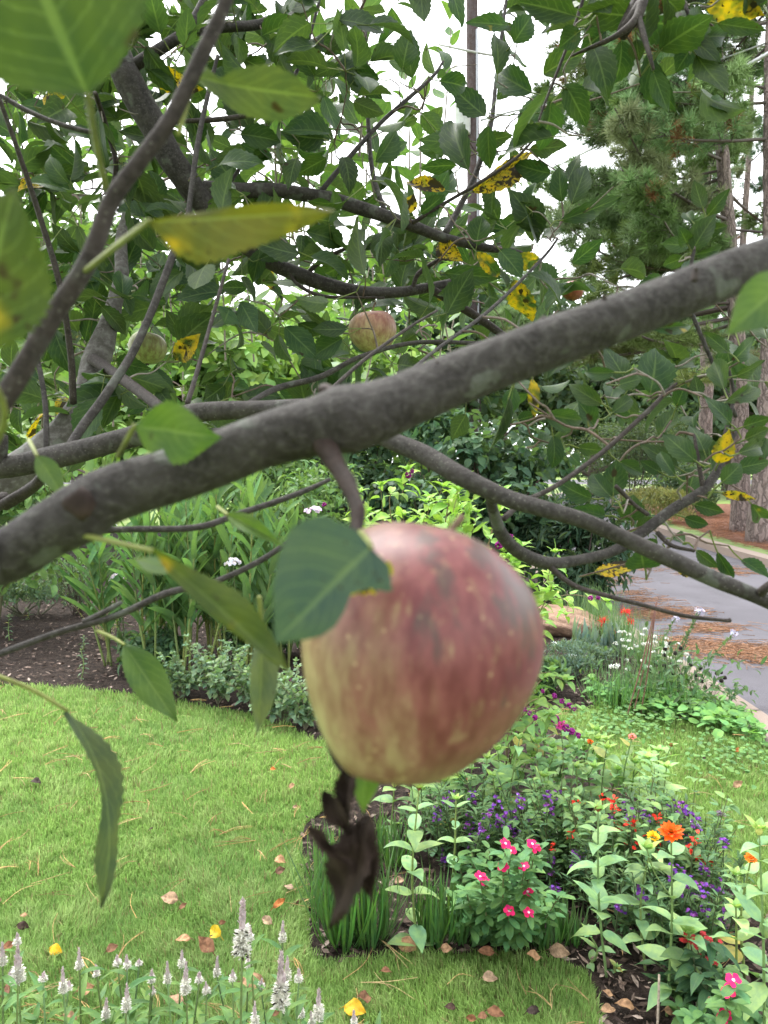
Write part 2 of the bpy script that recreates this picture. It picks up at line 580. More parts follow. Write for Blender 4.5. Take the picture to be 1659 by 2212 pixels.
def applemat(name, yellow, red, blush, spots=True, pull=(.55, -.35, .6), thr=.1):
    m, nt, N, Lk = newmat(name)
    oc = objvec(nt)
    mp = mk(nt, 'ShaderNodeMapping', {'Vector': oc, 'Scale': (1, 1, .3)}).outputs[0]
    st = noise(nt, mp, 260, 4, .6)
    st2 = noise(nt, mp, 70, 3, .6)
    big = noise(nt, oc, 30, 3, .5)
    dt = mk(nt, 'ShaderNodeVectorMath', {0: mk(nt, 'ShaderNodeVectorMath', {0: oc}, operation='NORMALIZE').outputs[0], 1: pull}, operation='DOT_PRODUCT').outputs['Value']
    f = mathn(nt, 'ADD', mathn(nt, 'ADD', dt, mathn(nt, 'MULTIPLY', mathn(nt, 'SUBTRACT', st2, .5), 1.0)), mathn(nt, 'MULTIPLY', mathn(nt, 'SUBTRACT', st, .5), 1.1))
    f = mathn(nt, 'ADD', f, mathn(nt, 'MULTIPLY', mathn(nt, 'SUBTRACT', big, .5), .6))
    yc = mixc(nt, ramp(nt, big, .35, .65), yellow, tuple(c * .82 for c in yellow))
    col = mixc(nt, mathn(nt, 'MULTIPLY', ramp(nt, f, thr - .35, thr + .95), blush), yc, red)
    col = mixc(nt, mathn(nt, 'MULTIPLY', ramp(nt, st, .55, .7), .25), col, tuple(c * 1.15 for c in yellow))
    mo = noise(nt, mk(nt, 'ShaderNodeMapping', {'Vector': oc, 'Scale': (1, 1, .4)}).outputs[0], 160, 3, .65)
    col = mixc(nt, 1.0, col, mk(nt, 'ShaderNodeCombineXYZ', {0: ramp(nt, mo, .3, .7, .75, 1.25), 1: ramp(nt, mo, .3, .7, .62, 1.45), 2: ramp(nt, mo, .3, .7, .65, 1.4)}).outputs[0], 'MULTIPLY')
    # pale lenticels
    vo = mk(nt, 'ShaderNodeTexVoronoi', {'Vector': oc, 'Scale': 170.0}).outputs['Distance']
    col = mixc(nt, mathn(nt, 'MULTIPLY', ramp(nt, vo, .06, .16, 1, 0), .35), col, (.5, .38, .2))
    if spots:
        # sooty blotches and russet on the shoulder
        sh = mk(nt, 'ShaderNodeVectorMath', {0: mk(nt, 'ShaderNodeVectorMath', {0: oc}, operation='NORMALIZE').outputs[0], 1: (.62, -.38, .68)}, operation='DOT_PRODUCT').outputs['Value']
        b = mathn(nt, 'ADD', mathn(nt, 'MULTIPLY', noise(nt, mk(nt, 'ShaderNodeMapping', {'Vector': oc, 'Scale': (1, 1, .4)}).outputs[0], 95, 3, .6), .9), mathn(nt, 'MULTIPLY', sh, .42))
        col = mixc(nt, mathn(nt, 'MULTIPLY', ramp(nt, b, .80, .93), .75), col, (.05, .036, .03))
        z = mk(nt, 'ShaderNodeSeparateXYZ', {0: mk(nt, 'ShaderNodeVectorMath', {0: oc}, operation='NORMALIZE').outputs[0]}).outputs[2]
        col = mixc(nt, mathn(nt, 'MULTIPLY', ramp(nt, mathn(nt, 'ADD', z, mathn(nt, 'MULTIPLY', mathn(nt, 'SUBTRACT', big, .5), .5)), .82, .98), .6), col, (.2, .17, .13))
    pb = N['Principled BSDF']
    Lk.new(col, pb.inputs['Base Color'])
    pb.inputs['Roughness'].default_value = .42
    pb.inputs['Specular IOR Level'].default_value = .35
    bn = mk(nt, 'ShaderNodeBump', {'Strength': .12, 'Distance': .002, 'Height': big})
    Lk.new(bn.outputs[0], pb.inputs['Normal'])
    return m


# ------------------------------------------------------------------ leaf templates
def prof_ovate(t):
    return np.sin(PI * np.clip(t, 0, 1) ** .84) ** .9 * (1 - .3 * t ** 4) * .5


def prof_lance(t):
    return np.sin(PI * np.clip(t, 0, 1) ** .62) ** 1.1 * .5


def prof_oval(t):
    return np.sqrt(np.clip(1 - (2 * np.clip(t, 0, 1) - 1) ** 2, 0, 1)) ** .9 * .5


def prof_strap(t):
    return np.clip(np.minimum(1, t * 6 + .35), 0, 1) * np.clip((1 - t) * 2.2, 0, 1) ** .8 * .5


def prof_petal(t):
    return (np.sin(PI * np.clip(t, 0, 1) ** 1.5 * .93 + .12) ** .8) * .5


def template(nu=8, nv=4, prof=prof_ovate, fold=.2, curl=.4, wave=.0, serr=0.0, twist=0.0, wl=None, wr=None, seed=0, crumple=0.0, asp=1.0):
    r = np.random.default_rng(seed)
    t = np.linspace(0, 1, nu + 1)
    s = np.linspace(-1, 1, nv + 1)
    ang = curl * (t - .15)
    dx, dz = np.cos(ang), -np.sin(ang)
    cx = np.concatenate([[0], np.cumsum((dx[1:] + dx[:-1]) / 2)]) / nu
    cz = np.concatenate([[0], np.cumsum((dz[1:] + dz[:-1]) / 2)]) / nu
    w = prof(t)
    w[-1] = min(w[-1], .012)
    if wl is not None:
        tk = np.linspace(0, 1, len(wl))
        wL = np.interp(t, tk, wl)
        wR = np.interp(t, tk, wr)
    else:
        wL = wR = w
    if serr:
        z = 1 + serr * (np.arange(nu + 1) % 2 * 2 - 1)
        wL, wR = wL * z, wR * z
    ph = r.uniform(0, 6.28, 4)
    V = np.zeros((nu + 1, nv + 1, 3))
    for j, sj in enumerate(s):
        hw = wL if sj < 0 else wR
        y = sj * hw
        z = np.abs(sj) * hw * fold * (1 - .4 * np.abs(sj))
        z = z * asp
        if wave:
            z = z + asp * wave * abs(sj) ** 1.5 * np.sin(t * 9 + ph[0 if sj < 0 else 1]) * .5
        if crumple:
            z = z + crumple * (np.sin(t * 7 + sj * 3 + ph[2]) + np.sin(t * 13 - sj * 5 + ph[3]) * .6)
        tw = twist * t
        y2, z2 = y * np.cos(tw) - z * np.sin(tw), y * np.sin(tw) + z * np.cos(tw)
        V[:, j, 0] = cx + z2 * np.sin(ang)
        V[:, j, 1] = y2
        V[:, j, 2] = cz + z2 * np.cos(ang)
    idx = np.arange((nu + 1) * (nv + 1)).reshape(nu + 1, nv + 1)
    F = np.stack([idx[:-1, :-1], idx[1:, :-1], idx[1:, 1:], idx[:-1, 1:]], -1).reshape(-1, 4)
    LV = np.zeros((nu + 1, nv + 1, 3))
    LV[:, :, 0] = t[:, None]
    LV[:, :, 1] = s[None]
    return V.reshape(-1, 3), [F], LV.reshape(-1, 3)


T_APPLE = [template(18, 4, prof_ovate, f, c, w, .06, tw, seed=i) for i, (f, c, w, tw) in
           enumerate([(.25, .35, .05, 0), (.5, .7, .06, .2), (.1, -.2, .05, -.2), (.35, 1.0, .05, .1), (.7, .3, .04, -.3), (.2, .6, .08, .4)])]
T_MID = [template(6, 2, prof_ovate, f, c, 0, 0, 0, seed=i) for i, (f, c) in enumerate([(.25, .35), (.5, .7), (.1, -.2), (.35, 1.0)])]
T_FAR = [template(3, 2, prof_ovate, f, c, 0, 0, 0, seed=i, asp=.5) for i, (f, c) in enumerate([(.25, .4), (.5, .8), (.1, -.1)])]
T_ZIN = [template(8, 4, prof_lance, f, c, .06, 0, tw, seed=i, asp=.5) for i, (f, c, tw) in enumerate([(.3, .5, 0), (.5, .9, .1), (.2, .2, -.1), (.4, 1.2, 0)])]
T_STRAP = [template(10, 2, prof_strap, f, c, 0, 0, tw, seed=i, asp=.13) for i, (f, c, tw) in enumerate([(.5, .7, 0), (.4, 1.2, .2), (.6, .3, -.2), (.3, 1.7, .1)])]
T_GING = [template(10, 2, prof_strap, f, c, 0, 0, tw, seed=i, asp=.2) for i, (f, c, tw) in enumerate([(.5, .15, 0), (.4, .5, .2), (.6, -.1, -.2), (.4, .8, .2)])]
T_PET = [template(4, 2, prof_petal, .25, c, 0, 0, 0, asp=.45) for c in (-.3, .1, .4)]
T_OVAL = [template(6, 2, prof_oval, f, c, 0, 0, 0, seed=i) for i, (f, c) in enumerate([(.2, .3), (.35, .6), (.1, 0)])]

GREEN_APPLE = np.array([.029, .057, .018])


def tints(base, k, var=.25, hue=.12):
    b = np.asarray(base)
    g = rng.uniform(1 - var, 1 + var, (k, 1))
    h = rng.uniform(-hue, hue, (k, 1))
    return np.clip(b * g * np.concatenate([1 + h, np.ones((k, 1)), 1 - h], 1), .004, .95)


# ------------------------------------------------------------------ SETTING: ground, road, kerbs
def pip(poly, pts):
    poly = np.asarray(poly)[:, :2]
    x, y = pts[:, 0], pts[:, 1]
    ins = np.zeros(len(pts), bool)
    j = len(poly) - 1
    for i in range(len(poly)):
        xi, yi = poly[i]
        xj, yj = poly[j]
        c = ((yi > y) != (yj > y)) & (x < (xj - xi) * (y - yi) / (yj - yi + 1e-12) + xi)
        ins ^= c
        j = i
    return ins


def soften(poly, sub=4, amp=.02):
    """wobble a polygon edge so that a bed edge is not ruler straight"""
    p = np.asarray(poly)[:, :2]
    out = []
    for i in range(len(p)):
        a, b = p[i], p[(i + 1) % len(p)]
        n = max(1, min(60, int(np.linalg.norm(b - a) / .08)))
        for k in range(n):
            q = a + (b - a) * k / n
            out.append(q + rng.normal(size=2) * amp)
    return np.array(out)


def sheet(name, poly, z, mat):
    me = bpy.data.meshes.new(name)
    v = [(float(p[0]), float(p[1]), z) for p in poly]
    import bmesh
    bm = bmesh.new()
    f = bm.faces.new([bm.verts.new(p) for p in v])
    bmesh.ops.triangulate(bm, faces=[f])
    bmesh.ops.recalc_face_normals(bm, faces=bm.faces)
    for f in bm.faces:
        if f.normal.z < 0:
            f.normal_flip()
    bm.to_mesh(me)
    bm.free()
    me.materials.append(mat)
    o = bpy.data.objects.new(name, me)
    COL.objects.link(o)
    return tag(o, kind='structure')


sheet('ground', [(-500, -60), (500, -60), (500, 900), (-500, 900)], 0.0, M['lawn'])


def cv(y):
    return 0.0 if y < 9 else (y - 9) ** 2 * .0087


YS = np.concatenate([np.arange(-6, 44, 1.0)])


def band(name, x0, x1, z, mat, y0=-6, y1=43):
    ys = [y for y in YS if y0 <= y <= y1]
    L = [(x0 + cv(y), y) for y in ys]
    R = [(x1 + cv(y), y) for y in ys]
    return sheet(name, L + R[::-1], z, mat)


band('road', 2.27, 5.45, .006, M['asphalt'])
sheet('street', [(-120, 52), (140, 52), (140, 66), (-120, 66)], .006, M['asphalt'])


def kerb(name, x0, x1, h, y0, y1):
    mb = MB()
    ys = [y for y in YS if y0 <= y <= y1]
    pr = [(x0, .0), (x0 + .01, h), (x1 - .02, h), (x1, h * .55 if h > .05 else h - .004), (x1, 0)]
    n = len(pr)
    V = np.array([[px + cv(y), y, pz] for y in ys for px, pz in pr])
    idx = np.arange(len(ys) * n).reshape(len(ys), n)
    F = np.stack([idx[:-1, :-1], idx[:-1, 1:], idx[1:, 1:], idx[1:, :-1]], -1).reshape(-1, 4)
    mb.add(V, [F], None, (.4, .33, .28))
    o = mb.build(name, M['concrete'], origin=(0, 0, 0), flat=True)
    return tag(o, kind='structure')


kerb('gutter', 2.03, 2.27, .016, -6, 43)
kerb('kerb', 5.45, 5.72, .13, -6, 43)
# expansion joints in the near gutter
mbj = MB()
for y in np.arange(1.3, 12, 1.52):
    mbj.add([(2.035, y, .0195), (2.262, y + .01, .0195), (2.262, y + .022, .0195), (2.035, y + .012, .0195)], [np.array([[0, 1, 2, 3]])], None, (.06, .05, .045))
tag(mbj.build('gutter_joint', M['twig'], origin=(2.1, 5, .02)), kind='structure')

band('straw_bed', 6.5, 30, .005, M['straw_ground'], 10, 27)
band('verge', 5.72, 6.5, .004, M['far_grass'], 3, 43)
sheet('far_lawn', [(-120, 29), (150, 29), (150, 51.9), (-120, 51.9)], .004, M['far_grass'])

BED_ISLAND = np.array([G(*p)[:2] for p in [(655, 1800), (662, 1900), (668, 2000), (690, 2062), (830, 2076), (960, 2060), (1190, 2060), (1250, 2100), (1290, 2170),
                       (1320, 2260), (1350, 2400), (1900, 2400), (1800, 2150), (1659, 2000), (1560, 1905), (1420, 1770), (1330, 1690), (1270, 1620), (1180, 1560),
                       (1000, 1560), (850, 1640), (740, 1720)]])
BED_BACK = np.array([G(*p)[:2] for p in [(-1500, 1465), (0, 1478), (150, 1490), (300, 1502), (450, 1528), (560, 1550), (690, 1598), (800, 1600), (1000, 1575), (1130, 1548),
                     (1300, 1528), (1420, 1515), (1490, 1500)]] + [(2.0, 5.6), (2.0, 9), (2.4, 16), (-16, 16), (-16, 5)])
BED_FRONT = np.array([(-1.6, .75), (-1.4, 1.62), (-.7, 1.7), (.1, 1.68), (.35, 1.45), (.3, .7)])
isl, bk = soften(BED_ISLAND, amp=.022), soften(BED_BACK, amp=.022)
sheet('island_bed', isl, .006, M['mulch'])
sheet('back_bed', bk, .005, M['mulch'])
sheet('front_bed', soften(BED_FRONT), .006, M['mulch'])


# ------------------------------------------------------------------ lawn grass
def value_noise(x, y, sc, seed):
    r = np.random.default_rng(seed)
    g = r.uniform(0, 1, (64, 64))
    fx, fy = x * sc, y * sc
    ix, iy = np.floor(fx).astype(int), np.floor(fy).astype(int)
    tx, ty = fx - ix, fy - iy
    tx, ty = tx * tx * (3 - 2 * tx), ty * ty * (3 - 2 * ty)
    a, b = g[ix % 64, iy % 64], g[(ix + 1) % 64, iy % 64]
    c, d = g[ix % 64, (iy + 1) % 64], g[(ix + 1) % 64, (iy + 1) % 64]
    return (a * (1 - tx) + b * tx) * (1 - ty) + (c * (1 - tx) + d * tx) * ty


def grass():
    n = 560000
    y = 1.55 + (7.2 - 1.55) * rng.uniform(0, 1, n) ** 1.5
    hw = .60 * y + .35
    x = rng.uniform(-1, 1, n) * hw
    pts = np.stack([x, y], 1)
    ok = ~(pip(isl, pts) | pip(bk, pts) | pip(BED_FRONT, pts)) & (x < 1.98)
    x, y = x[ok], y[ok]
    keep = rng.uniform(0, 1, len(x)) < np.clip(2.6 / y, .25, 1)
    x, y = x[keep], y[keep]
    n = len(x)
    a1, a2, a3 = value_noise(x, y, 1.6, 1), value_noise(x, y, 6.0, 2), value_noise(x, y, 17.0, 3)
    h = (.017 + .012 * a2 + .020 * a3) * rng.uniform(.6, 1.35, n)
    w = rng.uniform(.0009, .0017, n) * np.clip(y / 2.2, 1, 2.2)
    az = value_noise(x, y, 3.0, 5) * 7 + rng.normal(size=n) * 1.2
    lean = rng.uniform(.05, .8, n)
    d = np.stack([np.cos(az), np.sin(az), np.zeros(n)], 1)
    sd = np.stack([-np.sin(az), np.cos(az), np.zeros(n)], 1) * w[:, None]
    b = np.stack([x, y, np.zeros(n)], 1)
    m = b + d * (h * lean * .35)[:, None]
    m[:, 2] = h * .6
    t = b + d * (h * lean)[:, None]
    t[:, 2] = h * (1.05 - .35 * lean)
    V = np.stack([b - sd, b + sd, m - sd * .8, m + sd * .8, t], 1).reshape(-1, 3)
    o = (np.arange(n) * 5)[:, None]
    q = o + np.array([[0, 1, 3, 2]])
    tr = o + np.array([[2, 3, 4]])
    c0, c1, c2 = np.array([.275, .42, .105]), np.array([.15, .27, .075]), np.array([.33, .41, .18])
    mx = np.clip(.15 + .55 * a1 + .55 * (a3 - .35) + .25 * (a2 - .5), 0, 1)[:, None]
    c = c0 * mx + c1 * (1 - mx)
    f = np.clip(a3 * 1.6 - .85, 0, 1)[:, None] * .7
    c = c * (1 - f) + c2 * f
    c = c * rng.uniform(.7, 1.25, (n, 1))
    dead = rng.uniform(0, 1, n) < .05
    c[dead] = np.array([.30, .24, .12]) * rng.uniform(.6, 1.1, (dead.sum(), 1))
    mb = MB()
    mb.add(V, [q, tr], None, np.repeat(c, 5, 0))
    tag(mb.build('grass', M['grass'], origin=(0, 3, 0)), 'short green lawn grass around the flower beds', 'grass', kind='stuff')


grass()


# ------------------------------------------------------------------ mulch chips, pine straw litter
def litter():
    mb = MB()
    n = 30000
    y = 1.6 + 7.0 * rng.uniform(0, 1, n) ** 1.2
    x = rng.uniform(-1, 1, n) * (.62 * y + .2)
    pts = np.stack([x, y], 1)
    ok = (pip(isl, pts) | pip(bk, pts)) & (x < 1.95)
    p = np.stack([x[ok], y[ok], rng.uniform(.008, .028, ok.sum())], 1)
    k = len(p)
    d = nrm(np.concatenate([rng.normal(size=(k, 2)), rng.normal(size=(k, 1)) * .25], 1))
    nn = nrm(np.concatenate([rng.normal(size=(k, 2)) * .5, np.ones((k, 1))], 1))
    base = np.array([[.06, .042, .033], [.13, .095, .078], [.03, .02, .017], [.25, .195, .165]])
    c = base[rng.choice(4, k, p=[.40, .30, .18, .12])] * rng.uniform(.7, 1.25, (k, 1))
    Lc = rng.uniform(.012, .05, k)
    mb.leaves([template(2, 1, prof_strap, 0, .3), template(2, 1, prof_oval, 0, -.3)], p, d, nn, Lc, Lc * rng.uniform(.2, .5, k), c)
    tag(mb.build('mulch_chips', M['dry'], origin=(0, 4, 0)), 'dark shredded bark mulch covering the beds', 'mulch', kind='stuff')
    # pine needles fallen on the lawn
    mb = MB()
    n = 420
    y = 1.75 + 4 * rng.uniform(0, 1, n) ** 1.1
    x = rng.uniform(-1, 1, n) * (.56 * y)
    pts = np.stack([x, y], 1)
    ok = ~(pip(bk, pts)) & (x < 1.95)
    for px, py in pts[ok][:220]:
        a = rnd(0, 6.28)
        L = rnd(.07, .17)
        z0 = .034
        for s in range(random.choice([1, 1, 2, 3])):
            aa = a + rnd(-.16, .16)
            bend = rnd(-.25, .25)
            q = [(px, py, z0), (px + math.cos(aa) * L * .5, py + math.sin(aa) * L * .5, z0 + rnd(.002, .012)),
                 (px + math.cos(aa + bend) * L, py + math.sin(aa + bend) * L, z0 + rnd(-.004, .006))]
            r = .0011 * max(1, py / 2.6)
            mb.tube(q, [r, r, r * .6], 3, tints((.36, .245, .11), 1, .3)[0], 3, 0, False)
    tag(mb.build('pine_needles', M['dry'], origin=(0, 3, .03)), 'tan pine needles scattered over the lawn', 'pine needles', kind='stuff')
    # drifts of pine straw washed along the road
    mb = MB()
    drifts = [(1330, 1255, 90, 8), (1365, 1283, 60, 7), (1290, 1262, 60, 8), (1390, 1300, 90, 8), (1440, 1325, 110, 10), (1410, 1330, 60, 9), (1530, 1360, 90, 10), (1470, 1392, 90, 12),
              (1560, 1405, 150, 14), (1650, 1415, 120, 16), (1700, 1425, 120, 14), (1350, 1230, 120, 6), (1300, 1240, 60, 6), (1500, 1240, 60, 4), (1420, 1213, 60, 3), (1560, 1230, 90, 4), (1400, 1186, 70, 3), (1600, 1240, 80, 4)]
    for u, v, du, dv in drifts:
        k = int(du * (2.8 if v > 1310 else 1.1))
        uu, vv = u + rng.normal(size=k) * du * .42, v + rng.normal(size=k) * dv * .6
        p = np.array([G(a, b) for a, b in zip(uu, vv)])
        p[:, 2] = rng.uniform(.009, .022, k)
        p = p[(p[:, 0] > 2.3)]
        k = len(p)
        d = nrm(np.concatenate([rng.normal(size=(k, 2)) * [[1.2, .6]], rng.normal(size=(k, 1)) * .05], 1))
        L = rng.uniform(.08, .2, k)[:, None]
        mb.sticks(p - d * L / 2, p + d * L / 2, .0026, .002, tints((.25, .14, .085), k, .35))
    tag(mb.build('pine_straw', M['dry'], origin=(3, 6, .01)), 'orange pine straw washed into drifts on the road', 'pine straw', kind='stuff')
    mb = MB()
    k = 7000
    y = rng.uniform(10, 22, k)
    x = rng.uniform(6.3, 13, k) + np.array([cv(a) for a in y])
    p = np.stack([x, y, rng.uniform(.01, .05, k)], 1)
    d = nrm(np.concatenate([rng.normal(size=(k, 2)), rng.normal(size=(k, 1)) * .15], 1))
    mb.sticks(p - d * .1, p + d * .1, .004, .003, tints((.24, .115, .065), k, .4))
    tag(mb.build('straw_mulch', M['dry'], origin=(9, 15, .01)), 'rust coloured pine straw mulch under the pines', 'pine straw', kind='stuff')


litter()

# ------------------------------------------------------------------ THE APPLE TREE
tree = thing('apple_tree', 'grey barked apple tree with leafy green and yellowing branches reaching across the view', 'tree', (-1.0, 1.0, 0))


def PX(*rows):
    """rows of (u, v, width, depth) or ('w', x, y, z, radius) -> points, radii"""
    p, r = [], []
    for q in rows:
        if q[0] == 'w':
            p.append(np.array(q[1:4], float))
            r.append(q[4])
        else:
            u, v, w, d = q
            p.append(P(u, v, d))
            r.append(w / FPX * d / 2)
    return np.array(p), np.array(r)


NODES, NRAD = [], []


def branch(rows, mat='bark', sides=10, rough=.03, name='branch', steps=7, sub=None, nodes=True, label=None):
    p, r = PX(*rows)
    mb = MB()
    mb.tube(p, r, sides, (.5, .5, .5), steps, rough)
    o = mb.build(name, M[mat], sub or tree)
    if label:
        o['label'] = label
    if nodes:
        q, rr = smooth_line(p, r, 6)
        NODES.extend(q)
        NRAD.extend(rr)
    return o


branch([('w', -1.02, 1.0, -.05, .10), ('w', -.98, 1.0, .35, .075), ('w', -.88, 1.0, .85, .062), ('w', -.72, 1.0, 1.2, .05), (-60, 1105, 90, 1.0), (20, 1030, 78, 1.0), (120, 960, 80, 1.02), (172, 890, 66, 1.04), (196, 830, 62, 1.06),
        (212, 770, 56, 1.08), (228, 720, 44, 1.1), (246, 660, 36, 1.12), (262, 600, 30, 1.15), (262, 520, 24, 1.2), (280, 430, 18, 1.25)], 'trunk_bark', sides=14, rough=.05, name='trunk')
# close limb crossing the whole picture
big = branch([('w', -.93, .98, .45, .05), ('w', -.62, .75, .9, .03), ('w', -.3, .42, 1.33, .016), (-200, 1262, 126, .275), (0, 1205, 122, .285), (100, 1148, 126, .285), (170, 1112, 136, .285), (240, 1072, 126, .287), (400, 1018, 116, .29), (560, 955, 114, .29), (680, 922, 124, .29),
              (745, 905, 148, .29), (800, 892, 136, .292), (870, 868, 122, .295), (1000, 815, 117, .3), (1180, 742, 112, .305), (1300, 700, 106, .31), (1480, 632, 98, .32), (1660, 560, 92, .33), (1850, 490, 84, .35), (2100, 380, 60, .4), (2300, 250, 30, .5)], 'limb_bark',
             sides=22, rough=.03, steps=10, nodes=False, label='thick close limb crossing the whole view')
mb = MB()
c = P(172, 1088, .272)
mb.lathe([(0, .0022), (.003, .0024), (.0052, .0012), (.0062, -.002)], c, RT * 1.0, UP * .9, -FW, 12, (.036, .025, .021), warp=lambda x, y, z: (x * (1 + .2 * np.sin(x * 900)), y * (1 + .2 * np.cos(x * 700)), z))
mb.build('pruning_scar', M['dry'], big)
for u, v, du, dv, w in [(590, 905, -4, -22, 16), (942, 790, 2, -26, 14), (1170, 690, 6, -16, 18), (1310, 650, -6, -34, 16), (585, 925, -4, -16, 20), (720, 845, -30, -16, 40), (800, 838, 14, -8, 30), (430, 965, -8, -16, 14), (1080, 735, 4, -14, 16), (1500, 585, 5, -16, 14), (330, 1000, 0, -12, 16)]:
    mb = MB()
    d0 = .293 if u < 1000 else .305
    mb.tube([P(u, v + 22, d0), P(u + du * .5, v, d0), P(u + du, v + dv * .4, d0 - .002)], [w / 2 / FPX * d0 * 1.2, w / 2 / FPX * d0, w / 2 / FPX * d0 * .35], 7, (.045, .034, .03), 4, .12)
    mb.build('bud', M['twig'], big)
# fruiting spur above the large apple
branch([(690, 950, 56, .287), (712, 985, 50, .281), (735, 1020, 38, .272), (752, 1045, 40, .266), (768, 1080, 30, .258), (775, 1105, 35, .254), (772, 1140, 29, .25), (771, 1195, 30, .243), (800, 1235, 22, .238), (880, 1215, 16, .236), (950, 1182, 10, .236)], 'spur_bark', 12, .08, nodes=False, name='spur')
# close thin shoot upper left
branch([(-300, 1290, 43, .285), (-160, 1120, 48, .285), (-40, 930, 52, .285), (30, 830, 48, .285), (110, 690, 42, .285), (190, 565, 40, .285), (240, 435, 36, .285), (300, 350, 35, .285), (370, 255, 34, .285), (440, 110, 33, .285), (490, -5, 29, .285), (540, -160, 22, .285)],
       'brown_bark', 12, .03, nodes=False)
# limbs beyond, in focus
branch([('w', -.45, 1.1, 2.9, .016), (120, -160, 44, 1.05), (200, -20, 50, 1.05), (245, 90, 54, 1.05), (275, 170, 60, 1.05), (320, 250, 60, 1.06), (362, 330, 58, 1.07), (410, 400, 56, 1.08), (470, 475, 46, 1.1), (530, 530, 37, 1.12), (590, 568, 34, 1.13), (650, 596, 33, 1.14), (740, 623, 28, 1.15),
        (830, 633, 25, 1.16), (920, 622, 21, 1.18), (1000, 604, 14, 1.2), (1030, 596, 10, 1.21)], sides=14)
branch([(440, 410, 40, 1.09), (520, 412, 32, 1.1), (600, 412, 31, 1.1), (700, 427, 31, 1.1), (790, 453, 29, 1.1), (870, 480, 27, 1.1), (960, 514, 22, 1.12), (1050, 535, 17, 1.14), (1120, 546, 12, 1.16), (1200, 590, 9, 1.18)], sides=12)
branch([('w', -.80, .98, 1.0, .03), (-60, 1022, 46, .76), (0, 1012, 46, .75), (130, 985, 50, .75), (220, 962, 47, .75), (300, 938, 49, .74), (380, 905, 46, .73), (440, 890, 41, .72), (560, 884, 38, .7), (680, 880, 34, .68), (760, 906, 36, .65), (830, 945, 38, .62), (920, 985, 42, .6), (1000, 1030, 42, .58), (1090, 1074, 40, .57),
        (1170, 1098, 38, .56), (1260, 1125, 35, .56), (1340, 1158, 34, .56), (1440, 1204, 36, .55), (1550, 1254, 36, .55), (1660, 1300, 32, .55), (1850, 1390, 22, .55), (2000, 1480, 10, .56)], sides=14)
branch([(1055, 1060, 22, .575), (1068, 1112, 25, .6), (1086, 1158, 29, .62), (1125, 1195, 30, .64), (1185, 1216, 27, .66), (1250, 1210, 23, .68), (1325, 1190, 22, .7), (1385, 1152, 24, .71), (1450, 1102, 24, .72), (1515, 1062, 22, .73), (1545, 1025, 19, .74), (1565, 980, 13, .75), (1590, 930, 9, .76)], sides=12)
branch([(1088, 1120, 14, .62), (1130, 1085, 12, .65), (1200, 1050, 11, .67), (1300, 978, 11, .7), (1400, 888, 11, .72), (1438, 848, 9, .73), (1462, 828, 6, .73)], 'brown_bark', 8)
branch([(1180, 1218, 13, .66), (1235, 1262, 11, .65), (1300, 1284, 10, .64), (1400, 1310, 10, .63), (1480, 1330, 10, .62), (1560, 1340, 8, .62), (1578, 1340, 10, .62)], 'brown_bark', 8, .08)
branch([(60, 1060, 26, .8), (10, 1090, 26, .82), (-40, 1130, 28, .85), ('w', -.78, 1.0, 1.12, .02)][::-1] + [(88, 1035, 24, .77), (110, 1000, 22, .76)], 'brown_bark', 9)
branch([(200, 775, 26, 1.05), (240, 802, 25, 1.0), (300, 845, 25, .9), (350, 882, 26, .82), (400, 905, 26, .75)], 'brown_bark', 9)
branch([(150, 965, 20, .77), (185, 912, 20, .79), (230, 850, 19, .81), (290, 755, 18, .84), (340, 640, 17, .87), (385, 520, 15, .9), (405, 470, 12, .92), (425, 320, 12, .96), (450, 200, 10, 1.0), (470, 120, 8, 1.02)], 'bark', 9)
branch([(0, 205, 10, .7), (60, 240, 11, .7), (130, 268, 11, .7), (195, 285, 10, .7), (203, 280, 5, .7)], 'bark', 7)
branch([(158, 872, 15, .95), (152, 760, 14, .93), (130, 620, 13, .9), (90, 480, 12, .88), (40, 330, 11, .85), (-10, 190, 9, .82)], 'brown_bark', 8)
branch([(275, 150, 26, 1.05), (325, 118, 26, 1.05), (395, 72, 22, 1.05), (430, 20, 17, 1.06), (455, -40, 14, 1.07)], 'bark', 9)
branch([(400, 70, 20, 1.05), (480, 58, 21, 1.06), (560, 52, 20, 1.08), (640, 14, 17, 1.1), (700, -20, 14, 1.12)], 'bark', 9)
branch([(690, 418, 12, 1.1), (750, 345, 11, 1.12), (830, 258, 10, 1.15), (930, 170, 8, 1.17), (958, 132, 5, 1.18)], 'bark', 7)
branch([(832, 458, 12, 1.1), (806, 380, 11, 1.12), (797, 290, 10, 1.14), (793, 200, 8, 1.16), (790, 60, 6, 1.18)], 'bark', 7)
branch([(962, 505, 15, 1.12), (990, 452, 14, 1.14), (1030, 370, 12, 1.16), (1060, 270, 11, 1.18), (1070, 190, 9, 1.2), (1082, 90, 8, 1.22), (1095, -10, 6, 1.24)], 'bark', 8)
branch([(890, 482, 9, 1.08), (950, 445, 8, 1.07), (1040, 392, 8, 1.06), (1110, 345, 7, 1.06), (1150, 305, 5, 1.06)], 'brown_bark', 7)
branch([(1262, -10, 8, .8), (1240, 60, 8, .8), (1210, 140, 7, .8), (1180, 215, 6, .8), (1163, 262, 4, .8)], 'brown_bark', 6)
branch([('w', .75, .95, 2.9, .012), (1420, -80, 30, .78), (1388, 5, 24, .76), (1372, 45, 20, .75), (1330, 78, 12, .75), (1270, 105, 8, .76), (1235, 120, 5, .77)], 'brown_bark', 8)
branch([(1380, 40, 15, .75), (1392, 80, 13, .74), (1405, 125, 9, .73), (1412, 150, 6, .73)], 'brown_bark', 7)
branch([(1470, -20, 8, .78), (1490, 40, 8, .77), (1505, 82, 6, .77)], 'brown_bark', 6)
